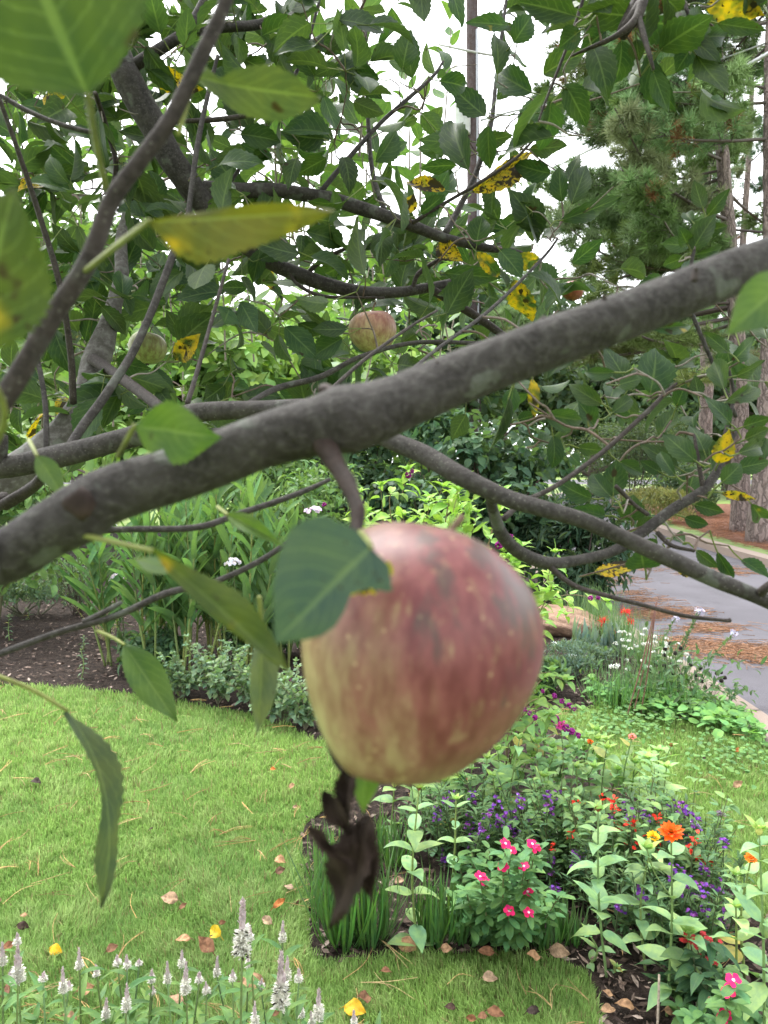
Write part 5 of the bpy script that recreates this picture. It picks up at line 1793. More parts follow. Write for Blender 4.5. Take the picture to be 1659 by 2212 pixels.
rank_labels(SALV, 'red flowered salvia with rounded leaves, {pos} of the salvias')


# --- pink vinca -----------------------------------------------------
def vinca(label, base, flowers, d, R, H, n=10, gr=True):
    g = G(*base)
    t = thing('vinca', label, 'flowering plant', g, 'pink vincas in the flower bed')
    st, lf = MB(), MB()
    tips = [P(u, v + 10, d + rnd(-.19, -.11)) for u, v in flowers]
    ends = tips + [g + np.array([rnd(-R, R), rnd(-R, R) * .8, rnd(.4, 1) * H]) for _ in range(n)]
    for tp in ends:
        b = g + np.array([rnd(-.02, .02), rnd(-.02, .02), 0])
        q, r = smooth_line(np.array([b, (b + tp) / 2 + np.array([(tp[0] - g[0]) * .2, 0, -.02]), tp]), np.array([.0034, .0026, .0018]), 7)
        st.tube(q, r, 5, (.12, .14, .055), 1, 0, False)
        k = 15
        f = np.linspace(.2, 1, k)
        p = np.stack([np.interp(f, np.linspace(0, 1, len(q)), q[:, j]) for j in range(3)], 1)
        az = np.arange(k) * (PI / 2 + .25) + rnd(0, 6)
        for s in (0, PI):
            dv = np.stack([np.cos(az + s), np.sin(az + s), rng.uniform(-.25, .5, k)], 1)
            ll = rng.uniform(.04, .06, k)
            lf.leaves(T_OVAL, p, dv, np.stack([-np.cos(az + s) * .3, -np.sin(az + s) * .3, np.ones(k)], 1), ll, ll * .42, tints((.10, .21, .075), k, .22))
    st.build('stems', M['stem'], t)
    lf.build('foliage', M['leaf'], t)
    for (u, v), tp in zip(flowers, tips):
        fb = MB()
        up = nrm(nrm(CAM - tp) * rnd(.3, .9) + np.array([rnd(-.4, .4), 0, rnd(.4, 1.0)]))
        c = tp + np.array([0, 0, .012])
        a = nrm(np.cross(up, [.3, 1, .1]))
        b = np.cross(up, a)
        az = np.arange(5) * 2 * PI / 5 + rnd(0, 1)
        dv = np.cos(az)[:, None] * a + np.sin(az)[:, None] * b + up * .08
        fb.leaves([template(5, 2, prof_petal, .06, .2)], np.repeat(c[None], 5, 0), dv + rng.normal(size=(5, 3)) * .12, np.repeat(up[None], 5, 0) + rng.normal(size=(5, 3)) * .2, .0185, .0152, tints((.70, .018, .13), 5, .15))
        fo = fb.build('flower', M['petal'], t)
        fb = MB()
        dv = np.cos(az)[:, None] * a + np.sin(az)[:, None] * b
        fb.leaves(T_PET, np.repeat((c + up * .0012)[None], 5, 0), dv, np.repeat(up[None], 5, 0), .0042, .004, (.85, .6, .68))
        fb.build('eye', M['petal'], fo)
    return t


vinca('bushy vinca with bright pink flowers in the middle of the flower bed', (1092, 2032), [(1092, 1821), (1103, 1837), (1087, 1871), (1132, 1870), (1150, 1822), (1037, 1892), (1140, 1925), (1100, 1967), (1142, 1970), (1156, 1830), (1048, 1902)], 2.28, .16, .27, 16)
vinca('vinca with magenta flowers low in the bottom right corner', (1580, 2270), [(1584, 2118), (1574, 2142), (1565, 2195)], 1.88, .13, .16, 8)


# --- strap leaved tufts (liriope) ----------------------------------
LIR = []


def tuft(name, label, base, vt, n, spread, w, tint, cat, group, arch=1.0, d=None, ret=None, mat='leaf'):
    g = G(*base) if d is None else np.array([(base[0] - 829.5) / FPX * d, d, 0.0])
    H = topz(g, vt)
    t = tag(thing(name, label, cat, g, group), None)
    mb = MB()
    az = rng.uniform(0, 6.28, n)
    r = spread * np.sqrt(rng.uniform(0, 1, n))
    p = g + np.stack([np.cos(az) * r, np.sin(az) * r, np.zeros(n)], 1)
    out = rng.uniform(.05, .75, n) * arch
    az2 = az + rng.normal(size=n) * .5
    dv = nrm(np.stack([np.cos(az2) * out, np.sin(az2) * out, np.ones(n)], 1))
    nn = np.stack([-np.cos(az2), -np.sin(az2), out * 0 + .15], 1)
    mb.leaves([template(8, 2, prof_strap, .5, -c, asp=.02) for c in (-.9 * arch, -.5 * arch, -1.5 * arch, -.2)], p, dv, -nn, H * rng.uniform(.65, 1.15, n), w * rng.uniform(.8, 1.2, n), tints(tint, n, .28))
    mb.build('leaves', M[mat], t)
    return t


for i, (b, vt, n, s) in enumerate([((742, 2042), 1800, 95, .045), ((800, 2038), 1830, 85, .045), ((700, 1975), 1800, 40, .03), ((945, 2034), 1885, 85, .045), ((995, 2030), 1900, 60, .035), ((1182, 2042), 1930, 70, .045), ((1232, 2036), 1960, 45, .035), ((842, 1868), 1745, 70, .05), ((715, 1925), 1780, 40, .035)]):
    LIR.append((tuft('liriope', 'x', b, vt, int(n * 1.0), s * 1.15, .0072, (.055, .13, .035), 'grass tuft', 'dark liriope tufts edging the flower bed'), b[0]))
rank_labels(LIR, 'strap-leaved liriope tuft, {pos} along the flower bed edge')

# --- red pentas ------------------------------------------------------
g = G(1535, 2200)
t = thing('pentas', 'dark leaved pentas with red flower heads low at the right of the bed', 'flowering plant', g)
st, lf = MB(), MB()
tips = [P(829.5 + .5 * a, 1592.6 + .5 * b, 1.98) for a, b in [(1415, 865), (1320, 872), (1390, 970), (1345, 900)]]
for tp in tips + [g + np.array([rnd(-.2, .16), rnd(-.12, .1), rnd(.08, .24)]) for _ in range(14)]:
    b = g + np.array([rnd(-.05, .05), rnd(-.04, .04), 0])
    st.tube([b, (b + tp) / 2 + [0, 0, .01], tp], [.003, .0025, .002], 5, (.06, .08, .035), 4)
    k = 9
    f = rng.uniform(.3, .98, k)[:, None]
    az = rng.uniform(0, 6.28, k)
    dv = np.stack([np.cos(az), np.sin(az), rng.uniform(-.3, .5, k)], 1)
    ll = rng.uniform(.05, .09, k)
    lf.leaves(T_ZIN, b + (tp - b) * f, dv, np.stack([-np.cos(az) * .3, -np.sin(az) * .3, np.ones(k)], 1), ll, ll * .36, tints((.05, .105, .045), k, .22))
st.build('stems', M['stem'], t)
lf.build('foliage', M['leaf'], t)
for tp in tips:
    fb = MB()
    for j in range(8):
        c = tp + np.array([rnd(-.025, .025), rnd(-.02, .02), rnd(-.006, .012)])
        flower_rays(fb, c, (rnd(-.3, .3), -.4, 1), .0075, 5, 1, (.36, .025, .03), .6, .1, T_OVAL)
    fb.build('flower_head', M['petal'], t)

# dry allium heads, pale allium flower and the cane
def ball_flower(name, label, tip, base, R, tint, stint, k=60, cat='flower', group=None):
    tip, base = np.asarray(tip), np.asarray(base)
    t = thing(name, label, cat, base, group)
    mb = MB()
    mb.tube([base, (tip + base) / 2 + np.array([.006, 0, 0]), tip], [.0022, .0019, .0016], 5, stint, 5)
    mb.build('stem', M['stem'], t)
    mb = MB()
    s = rvec(k)
    s[:, 2] = np.abs(s[:, 2]) * .9 - .15
    mb.sticks(np.repeat(tip[None], k, 0), tip + s * R * .85, .0006, .0005, tuple(np.asarray(tint) * .6))
    for m in range(3):
        mb.leaves(T_OVAL, tip + s * R * .8, nrm(s + rng.normal(size=(k, 3)) * .6), rvec(k), R * .32, R * .2, tints(tint, k, .25))
    mb.build('flower_head', M['petal'], t)
    return t


gg = G(1535, 1890)
ball_flower('allium', 'single allium with a pale lilac head on a long stem before the lawn', P(1557, 1760, 2.55), gg, .017, (.48, .38, .46), (.08, .12, .05))
ball_flower('allium', 'single allium with a low violet head behind the orange zinnia', P(1503, 1787, 2.45), G(1490, 1960), .015, (.35, .24, .5), (.08, .12, .05))
ball_flower('allium', 'dried tan allium seed head in the bottom right corner', P(1540, 2168, 1.83), P(1600, 2290, 1.78), .017, (.36, .25, .14), (.3, .24, .14), 40)
mb = MB()
mb.tube([P(1418, 2260, 1.93), P(1422, 2180, 1.94), P(1424, 2106, 1.95)], [.0035, .0034, .003], 7, (.33, .27, .21), 3, .04)
tag(mb.build('garden_cane', M['twig']), 'thin bare tan cane stuck in the mulch', 'cane')


# --- celosia -------------------------------------------------------
CEL = [(8, 890, 985), (75, 850, 898), (77, 905, 1062), (42, 1010, 1052), (187, 1020, 1052), (270, 1000, 1105), (340, 915, 1002), (415, 985, 1032), (505, 948, 985), (547, 945, 998), (460, 1130, 1215), (548, 1068, 1182), (655, 1008, 1060), (660, 1080, 1112), (722, 972, 1062),
       (785, 925, 992), (804, 978, 1105), (860, 1018, 1060), (890, 1063, 1107), (938, 948, 1032), (1005, 1010, 1052), (1048, 712, 942), (1078, 818, 882), (1070, 938, 995), (1222, 798, 884), (1215, 932, 1172), (1242, 950, 1052), (1290, 1003, 1056), (1300, 1138, 1208), (1378, 1088, 1222),
       (1100, 1148, 1245), (1345, 1188, 1245), (1130, 1048, 1082), (1528, 1183, 1245), (297, 1060, 1092), (600, 965, 985)]
CE = []
for cu, v0, v1 in CEL:
    u = .5 * cu
    vt, vb = 1592.6 + .5 * v0, 1592.6 + .5 * v1
    size = vb - vt
    d = 1.2 if size > 90 else (1.3 if size > 45 else rnd(1.38, 1.6))
    tp = P(u, vt, d)
    bt = P(u + rnd(-2, 2), vb, d)
    L = np.linalg.norm(tp - bt)
    g = np.array([bt[0] + rnd(-.05, .05), min(bt[1] + rnd(-.06, .02), 1.62), 0.0])
    t = thing('celosia', 'x', 'flowering plant', g, 'white celosia spikes along the bottom of the view')
    mb = MB()
    mid = (g + bt) / 2 + np.array([rnd(-.02, .02), rnd(-.02, .02), 0])
    mb.tube([g, mid, bt], [.0032, .0026, .0017], 6, tints((.11, .17, .06), 1)[0], 6, .03)
    mb.build('stem', M['stem'], t)
    R = max(.007, min(.0125, L * .16))
    ax = nrm(tp - bt)
    X_ = nrm(np.cross(ax, [0, 1, 0.1]))
    Y_ = np.cross(ax, X_)
    mb = MB()
    n = 10
    hh = np.linspace(0, 1, n)
    prof = [(R * .72 * (1 - h) ** .8 * (1 if h > .05 else .6) + .0004, h * L) for h in hh]
    ct = np.array([(.42, .41, .34) if h < .45 else (.46, .38, .39) for h in hh])
    mb.lathe(prof, bt, X_, Y_, ax, 10, np.repeat(ct, 10, 0))
    sp = mb.build('flower_spike', M['petal'], t)
    mb = MB()
    k = int(60 + L * 2600)
    f = rng.uniform(0, 1, k) ** 1.15
    f = np.concatenate([f, rng.uniform(.02, .42, k // 2)])
    k = len(f)
    az = rng.uniform(0, 6.28, k)
    rr = R * .66 * (1 - f) ** .85
    rad = np.cos(az)[:, None] * X_ + np.sin(az)[:, None] * Y_
    p = bt + ax * (f * L)[:, None] + rad * rr[:, None]
    open_ = f < rnd(.35, .55)
    dv = rad * np.where(open_, 1.0, .42)[:, None] + ax * np.where(open_, .45, 1.0)[:, None] + rng.normal(size=(k, 3)) * .2
    col = np.where(open_[:, None], tints((.74, .72, .66), k, .12, .03), tints((.50, .41, .42), k, .15, .05))
    if L > .065:
        dk = open_ & (rng.uniform(0, 1, k) < .16)
        col[dk] = (.03, .025, .02)
    ll = np.where(open_, R * .75, R * .62) * rng.uniform(.8, 1.25, k)
    mb.leaves([template(3, 2, prof_lance, .4, .3, asp=.36)], p, dv, rad * .4 + ax + rng.normal(size=(k, 3)) * .3, ll, ll * .36, col)
    mb.build('florets', M['petal'], sp)
    mb = MB()
    k = 13
    f = np.linspace(.35, .97, k)
    q, _ = smooth_line(np.array([g, mid, bt]), np.ones(3), 10)
    p = np.stack([np.interp(f, np.linspace(0, 1, len(q)), q[:, j]) for j in range(3)], 1)
    az = np.arange(k) * 2.4 + rnd(0, 6)
    dv = np.stack([np.cos(az), np.sin(az), rng.uniform(.2, .9, k)], 1)
    ll = rng.uniform(.055, .095, k) * (1.25 - .65 * f)
    mb.leaves(T_ZIN, p, dv, np.stack([-np.cos(az) * .5, -np.sin(az) * .5, np.ones(k)], 1), ll, ll * .24, tints((.12, .22, .07), k, .2))
    # leafy side shoots keep the lower part dense
    for j in range(2):
        a = rnd(0, 6.28)
        fj = rnd(.35, .7)
        b0 = q[int(fj * (len(q) - 1))]
        e = b0 + np.array([math.cos(a) * rnd(.03, .07), math.sin(a) * rnd(.03, .06), rnd(.03, .10)])
        k2 = 7
        az = rng.uniform(0, 6.28, k2)
        dv = np.stack([np.cos(az), np.sin(az), rng.uniform(.2, 1.0, k2)], 1)
        mb.leaves(T_ZIN, b0 + (e - b0) * rng.uniform(.2, 1, (k2, 1)), dv, np.stack([-np.cos(az) * .5, -np.sin(az) * .5, np.ones(k2)], 1), rng.uniform(.04, .085, k2), .014, tints((.12, .22, .07), k2, .2))
        mb.sticks(b0, e, .0013, .001, (.11, .17, .06))
    mb.build('leaves', M['leaf'], t)
    CE.append((t, u, size, vt))
big2 = sorted(CE, key=lambda c: -c[2])[:2]
big2.sort(key=lambda c: c[1])
big2[0][0]['label'] = 'tallest white and pink celosia spike, rising highest over the lawn'
big2[1][0]['label'] = 'large celosia spike with black seeds, low at the right of the row'
rest = [c for c in CE if c not in big2]
rank_labels([(c[0], c[1]) for c in rest if c[3] < 2085], 'white celosia spike in the upper row, {pos} of that row')
rank_labels([(c[0], c[1]) for c in rest if c[3] >= 2085], 'white celosia spike in the lower front row, {pos} of that row')


# --- beautyberry (lime leaves, magenta berries) ---------------------
def icoball():
    import bmesh
    bm = bmesh.new()
    bmesh.ops.create_icosphere(bm, subdivisions=1, radius=1)
    V = np.array([v.co[:] for v in bm.verts])
    F = np.array([[v.index for v in f.verts] for f in bm.faces])
    bm.free()
    return V, [F], np.zeros((len(V), 3))


ICO = icoball()


def arching(t, canes, leafL, wr, tint, Ts, cane_tint, ns, berries=(), mat='leaf', pair=True, rr=.003, flat=.25):
    st, lf = MB(), MB()
    for pts in canes:
        pts = np.asarray(pts)
        q, r = smooth_line(pts, np.linspace(rr, rr * .4, len(pts)), 8)
        st.tube(q, r, 5, cane_tint, 1, .03, False)
        k = ns
        f = np.linspace(.25, 1, k)
        p = np.stack([np.interp(f, np.linspace(0, 1, len(q)), q[:, j]) for j in range(3)], 1)
        tg = nrm(np.gradient(q, axis=0))
        tp = np.stack([np.interp(f, np.linspace(0, 1, len(q)), tg[:, j]) for j in range(3)], 1)
        side = nrm(np.cross(tp, [0, 0, 1.0]) + rng.normal(size=(k, 3)) * .3)
        for s in (1, -1) if pair else (random.choice([1, -1]),):
            dv = side * s + tp * .45 + rng.normal(size=(k, 3)) * .25 + [0, 0, -.1]
            ll = leafL * rng.uniform(.7, 1.15, k) * (1.1 - .5 * f ** 3)
            lf.leaves(Ts, p + nrm(dv) * .008, dv, np.stack([np.zeros(k), np.zeros(k), np.ones(k)], 1) + rng.normal(size=(k, 3)) * flat, ll, ll * wr, tints(tint, k, .22))
        # tip rosette
        e = q[-1]
        dv = np.stack([np.cos(np.arange(5) * 1.3), np.sin(np.arange(5) * 1.3), np.full(5, .8)], 1)
        lf.leaves(Ts, np.repeat(e[None], 5, 0), dv, np.tile([0, 0, 1.0], (5, 1)) + rng.normal(size=(5, 3)) * .3, leafL * .5, leafL * .5 * wr, tints(np.asarray(tint) * 1.15, 5, .15))
    st.build('stems', M['stem'], t)
    lf.build('leaves', M[mat], t)
    for c, R in berries:
        mb = MB()
        k = 24
        s = rvec(k)
        b = np.asarray(c) + s * R * .8
        mb.inst(ICO, b, np.tile([R * .34, 0, 0], (k, 1)), np.tile([0, R * .34, 0], (k, 1)), np.tile([0, 0, R * .34], (k, 1)), tints((.22, .012, .17), k, .3, .1))
        mb.build('berry_cluster', M['petal'], t)


def cane(u0, v0, u1, v1, g, d0, d1, bow=.25):
    """cane from g rising through (u0,v0) to its tip at (u1,v1)"""
    return [g + np.array([rnd(-.06, .06), rnd(-.06, .06), 0]), P(u0, v0, d0), P((u0 + u1) / 2 + rnd(-8, 8), (v0 + v1) / 2 - bow * 40, (d0 + d1) / 2), P(u1, v1, d1)]


LB = (.22, .36, .075)
g = np.array([.30, 3.55, 0])
t = thing('beautyberry', 'lime green beautyberry bush behind the top of the large apple', 'shrub', g)
can = []
for i in range(46):
    u1 = rnd(775, 1120)
    u0 = 830 + (u1 - 830) * .8 + rnd(-20, 20)
    v1 = rnd(1015, 1250) if u1 < 1090 else rnd(1080, 1240)
    if 975 < u1 < 1060:
        v1 = max(v1, 1060)
    d1 = rnd(2.9, 3.9)
    can.append(cane(u0, v1 + rnd(110, 190), u1, v1, g, d1 + rnd(-.1, .2), d1))
for u1, v1 in [(878, 1015), (990, 1035), (1085, 1060), (1130, 1180), (1200, 1195), (1150, 1270)]:
    can.append(cane(u1 - 30, v1 + 120, u1, v1, g, 3.2, 3.1))
arching(t, can, .10, .44, LB, T_ZIN, (.17, .13, .07), 8, [(P(882, 1026, 3.1), .014), (P(890, 1018, 3.1), .010), (P(1078, 1178, 2.95), .016), (P(1083, 1170, 2.95), .014), (P(770, 1120, 3.4), .014), (P(1104, 1158, 3.1), .009), (P(700, 1090, 3.4), .011)])
g = np.array([.62, 3.5, 0])
t = thing('beautyberry', 'drooping beautyberry branch hanging over the boulder at the right of the apple', 'shrub', g)
can = [[g, P(1130, 1380, 3.5), P(1165, 1310, 3.45), P(1230, 1285, 3.4), P(1312, 1300, 3.35)], [g, P(1120, 1420, 3.5), P(1150, 1330, 3.5), P(1180, 1290, 3.45), P(1190, 1272, 3.4)], [g, P(1130, 1400, 3.4), P(1158, 1340, 3.3), P(1172, 1345, 3.25), P(1165, 1375, 3.2)], [g, P(1130, 1390, 3.4), P(1190, 1300, 3.4), P(1225, 1300, 3.3), P(1222, 1330, 3.2)]]
arching(t, can, .09, .46, LB, T_ZIN, (.17, .13, .07), 7, [(P(1276, 1292, 3.33), .012), (P(1292, 1291, 3.33), .010)])
g = np.array([.55, 3.25, 0])
t = thing('beautyberry', 'low beautyberry with magenta berry clusters strung along its branch below the apple right side', 'shrub', g)
can = [[g, P(1100, 1580, 3.0), P(1160, 1510, 2.95), P(1215, 1560, 2.9), P(1262, 1596, 2.85)], [g, P(1110, 1560, 3.1), P(1140, 1470, 3.1), P(1190, 1450, 3.1)], [g, P(1130, 1540, 3.05), P(1175, 1465, 3.05), P(1225, 1470, 3.0)], [g, P(1110, 1620, 2.95), P(1150, 1560, 2.9), P(1190, 1545, 2.85)], [g, P(1120, 1560, 3.1), P(1205, 1510, 3.1), P(1260, 1535, 3.0)], [g, P(1100, 1600, 3.1), P(1135, 1530, 3.1), P(1160, 1490, 3.1)]]
arching(t, can, .085, .46, (.17, .29, .085), T_ZIN, (.17, .13, .07), 7, [(P(1128 + .32 * a, 1261 + .32 * b, 2.85), r) for a, b, r in [(140, 725, .008), (217, 757, .010), (268, 792, .010), (318, 822, .011), (350, 846, .008), (88, 905, .011), (50, 875, .009), (220, 915, .017), (298, 975, .015), (333, 998, .014), (376, 1025, .012), (20, 850, .009)]])

# --- the boulder ----------------------------------------------------
import bmesh
bm = bmesh.new()
bmesh.ops.create_icosphere(bm, subdivisions=5, radius=1)
for v in bm.verts:
    p = np.array(v.co[:])
    n_ = .09 * math.sin(3.1 * p[0] + 1.2) * math.cos(2.3 * p[1] - .6) + .05 * math.sin(7 * p[0] + 3 * p[2]) + .03 * math.sin(13 * p[1] + 9 * p[0] + 5 * p[2]) + .012 * math.sin(31 * p[0] + 17 * p[2])
    p = np.sign(p) * np.abs(p) ** .78 * (1 + n_)
    p[2] -= .16 * p[0] * (1 if p[0] > 0 else .3)
    v.co = (p[0] * .5, p[1] * .42, p[2] * .12)
me = bpy.data.meshes.new('boulder')
bm.to_mesh(me)
bm.free()
for p in me.polygons:
    p.use_smooth = True
me.materials.append(M['stone'])
bo = bpy.data.objects.new('boulder', me)
bc = G(1205, 1372)
bo.location = (bc[0] - .05, bc[1] + .25, .065)
COL.objects.link(bo)
tag(bo, 'tan flat boulder beside the road, behind the blue-green yucca', 'boulder')

# --- ginger lilies ---------------------------------------------------
GL = []
for ci, (u, v, dz, n, vt, su) in enumerate([(285, 1440, 0, 9, 1120, .22), (380, 1455, 0, 13, 1085, .25), (475, 1455, 0, 15, 1055, .3), (560, 1440, .3, 12, 1045, .28), (430, 1390, .3, 12, 1040, .4)]):
    g = G(u, v)
    t = thing('ginger_lily', 'x', 'plant', g, 'ginger lily clumps behind the mulch')
    st, lf = MB(), MB()
    H = topz(g, vt)
    for i in range(n):
        b = g + np.array([rnd(-su, su), rnd(-.25, .25), -.01])
        h = H * rnd(.7, 1.02)
        tp = b + np.array([(b[0] - g[0]) * .5 + rnd(-.12, .12), rnd(-.15, .05), h])
        q, r = smooth_line(np.array([b, (b + tp) / 2 + np.array([rnd(-.04, .04), 0, 0]), tp]), np.array([.009, .0075, .004]), 8)
        st.tube(q, r, 6, tints((.13, .16, .045), 1)[0], 1, .02)
        k = 13
        f = np.linspace(.32, 1.0, k)
        p = np.stack([np.interp(f, np.linspace(0, 1, len(q)), q[:, j]) for j in range(3)], 1)
        az = rnd(0, PI) + np.where(np.arange(k) % 2 == 0, 0, PI) + rng.normal(size=k) * .35
        dv = np.stack([np.cos(az) * .8, np.sin(az) * .8, .75 + f * .75], 1)
        ll = rng.uniform(.26, .40, k) * (1.05 - .25 * f)
        lf.leaves(T_GING, p, dv, np.stack([-np.cos(az), -np.sin(az), np.full(k, .8)], 1), ll, ll * .13, tints((.075, .155, .048), k, .4))
    st.build('stalks', M['stem'], t)
    lf.build('leaves', M['leaf'], t)
    GL.append((t, u))
rank_labels(GL, 'ginger lily clump with strap leaves, {pos} of the clumps')

# --- phlox -----------------------------------------------------------
PH = []
for u, v, d, R, tn in [(678, 1104, 4.6, .062, (.66, .52, .68)), (503, 1215, 5.0, .06, (.78, .72, .80)), (252, 1248, 5.5, .06, (.75, .70, .78)), (240, 1135, 5.5, .04, (.75, .70, .78)), (506, 1212, 5.05, .04, (.78, .72, .8)), (765, 1215, 4.2, .03, (.7, .6, .7))][:4]:
    tip = P(u, v, d)
    g = np.array([tip[0] + rnd(-.05, .05), tip[1] + .03, 0])
    t = thing('phlox', 'x', 'flowering plant', g, 'pale phlox in the back bed')
    st, lf, fb = MB(), MB(), MB()
    st.tube([g, (g + tip) / 2 + [.02, 0, 0], tip], [.005, .004, .003], 5, (.11, .15, .06), 5)
    st.build('stem', M['stem'], t)
    k = 26
    f = np.repeat(np.linspace(.15, .95, k // 2), 2)
    az = np.repeat(np.arange(k // 2) * PI / 2 + .3, 2) + np.tile([0, PI], k // 2)
    dv = np.stack([np.cos(az), np.sin(az), rng.uniform(0, .5, k)], 1)
    lf.leaves(T_ZIN, g + (tip - g) * f[:, None], dv, np.stack([-np.cos(az) * .3, -np.sin(az) * .3, np.ones(k)], 1), .10, .026, tints((.09, .17, .06), k, .2))
    lf.build('leaves', M['leaf'], t)
    for j in range(34):
        s = rvec(1)[0]
        s[2] = abs(s[2]) * .9 - .2
        flower_rays(fb, tip + s * R * [1, 1, .75] * rnd(.7, 1), s + [0, -.3, .3], .014, 5, 1, tn, .8, .05, T_OVAL, .08)
    fb.build('flower_head', M['petal'], t)
    PH.append((t, u, v))
for (t, u, v), l in zip(PH, ['phlox with a lilac pink head right of the ginger lilies', 'phlox with a white head low in front of the ginger lilies', 'phlox with a white head at the left of the ginger lilies, above the mulch', 'phlox with a small white head just under the close limb at the left']):
    t['label'] = l

# --- silvery low shrubs at the lawn edge ------------------------------
SV = []
for u, v, vt, du, n in [(395, 1532, 1400, 70, 22), (470, 1545, 1375, 80, 28), (545, 1560, 1385, 70, 26), (610, 1585, 1440, 60, 20), (660, 1600, 1460, 50, 16)]:
    g = G(u, v - 22)
    t = thing('silver_shrub', 'x', 'shrub', g, 'low silvery shrubs along the lawn edge')
    H = topz(g, vt)
    can = []
    for i in range(n):
        a = rnd(0, 6.28)
        R = du / FPX * depth(g) * rnd(.4, 1.3)
        e = g + np.array([math.cos(a) * R, math.sin(a) * R * .6, H * rnd(.35, 1.0)])
        can.append([g, g + (e - g) * .45 + [0, 0, H * .12], e])
    arching(t, can, .055, .55, (.16, .24, .14), T_MID, (.16, .15, .10), 9, [], rr=.0028, flat=.5)
    SV.append((t, u))
rank_labels(SV, 'low grey-green shrub at the far lawn edge, {pos} of the row')
bm_ = [(P(627, 1468, 4.5), .012), (P(622, 1482, 4.5), .010), (P(620, 1503, 4.5), .013)]
g = G(640, 1545)
t = thing('beautyberry', 'small beautyberry sprig with dark berries at the lawn edge left of the apple', 'shrub', g)
arching(t, [[g, P(630, 1500, 4.55), P(625, 1455, 4.5)], [g, P(650, 1500, 4.5), P(668, 1460, 4.4)], [g, P(610, 1530, 4.5), P(590, 1510, 4.45)]], .07, .46, (.11, .2, .06), T_ZIN, (.15, .12, .07), 6, bm_)

# --- small plants on the left mulch -----------------------------------
SD = []
for u, v, vt, L in [(175, 1468, 1405, .05), (180, 1405, 1375, .04), (100, 1300, 1270, .05), (60, 1300, 1255, .06), (30, 1290, 1250, .06), (140, 1310, 1262, .05), (55, 1340, 1315, .04), (20, 1385, 1330, .05), (30, 1330, 1290, .05), (85, 1290, 1240, .05)]:
    g = G(u, v)
    zinnia((u, v), vt, None, L, 'x', 'seedlings on the left mulch', name='seedling', cat='seedling', tint=(.13, .2, .12), nodes=7, wr=.36)
rank_labels([(t, p[0]) for t, p in ZIN if t['label'] == 'x'], 'small pale seedling on the left mulch, {pos} of the seedlings')
g = G(170, 1330)
t = thing('twiggy_shrub', 'thin dark twiggy shrub standing on the left mulch under the close limb', 'shrub', g)
can = []
for i in range(48):
    e = g + np.array([rnd(-.32, .32), rnd(-.25, .25), rnd(.25, .85)])
    can.append([g + np.array([rnd(-.06, .06), rnd(-.05, .05), 0]), (g + e) / 2 + rng.normal(size=3) * .03, e])
arching(t, can, .035, .2, (.05, .085, .045), T_FAR, (.06, .045, .035), 13, rr=.003)
for u, v, H, R_, lb in [(60, 1330, .34, .42, 'low grey-green feathery plant on the mulch at the left edge'), (150, 1290, .38, .45, 'grey-green leafy plant behind the twiggy shrub at the left'), (20, 1270, .5, .4, 'taller grey-green plant at the left edge under the close limb')]:
    g = G(u, v)
    bush('mulch_plant', lb, 'plant', (g[0], g[1], H * .5), (R_, R_ * .7, H * .55), 1100, .05, .35, (.14, .21, .13), T_MID, 13, 'grey-green plants on the left mulch', True, .3, -.2, 0, 9, (.12, .12, .08), .4, 'leaf')
g = G(225, 1385)
t = thing('dry_plant', 'dry yellowish leggy plant on the mulch right of the twiggy shrub', 'plant', g)
can = []
for i in range(16):
    e = g + np.array([rnd(-.28, .22), rnd(-.15, .15), rnd(.12, .45)])
    can.append([g, (g + e) / 2 + rng.normal(size=3) * .03, e])
arching(t, can, .028, .45, (.17, .19, .08), T_FAR, (.26, .2, .12), 8, rr=.0025)

# --- the roadside bed at the right --------------------------------------
YU = []
for u, v, vt, n in [(1262, 1425, 1335, 30), (1318, 1418, 1342, 24)]:
    YU.append((tuft('yucca', 'x', (u, v), vt, n, .05, .042, (.12, .175, .145), 'yucca', 'blue-green yuccas by the boulder', .9), u))
rank_labels(YU, 'blue-green yucca in front of the boulder, {pos} of the two')
LY = []
for u, v in [(1304, 1343), (1351, 1322), (1360, 1345), (1334, 1369)]:
    tip = P(u, v, 6.1)
    g = np.array([tip[0] - .02, tip[1], 0])
    t = thing('spider_lily', 'x', 'flower', g, 'red spider lilies at the roadside')
    mb = MB()
    mb.tube([g, (g + tip) / 2, tip], [.005, .0045, .004], 6, (.12, .16, .06), 4)
    mb.build('stem', M['stem'], t)
    mb = MB()
    k = 46
    s = rvec(k)
    s[:, 2] = s[:, 2] * .6 + .2
    mb.leaves([template(5, 1, prof_strap, .2, 1.6, asp=.15)], np.repeat(tip[None], k, 0), s, rvec(k), .052, .008, tints((.72, .035, .03), k, .2))
    mb.sticks(np.repeat(tip[None], 20, 0), tip + nrm(rng.normal(size=(20, 3)) + [0, 0, .4]) * .065, .001, .0008, (.7, .05, .05))
    mb.build('flower_head', M['petal'], t)
    LY.append((t, u))
rank_labels(LY, 'red spider lily flower in front of the road, {pos} of the four')
AR = []
for u, v, vt, R, n in [(1215, 1462, 1385, .26, 2600), (1280, 1440, 1382, .22, 2000), (1175, 1480, 1420, .18, 1400)]:
    g = G(u, v)
    H = topz(g, vt)
    t = bush('artemisia', 'x', 'shrub', (g[0], g[1], H * .5), (R, R * .7, H * .55), n, .035, .22, (.10, .15, .115), T_FAR, 14, 'grey feathery artemisias in the roadside bed', True, .25, -.5, 0, 12, (.12, .13, .1), .2, 'far_leaf')
    AR.append((t, u))
rank_labels(AR, 'feathery grey-green artemisia mound, {pos} of the mounds')
CH = []
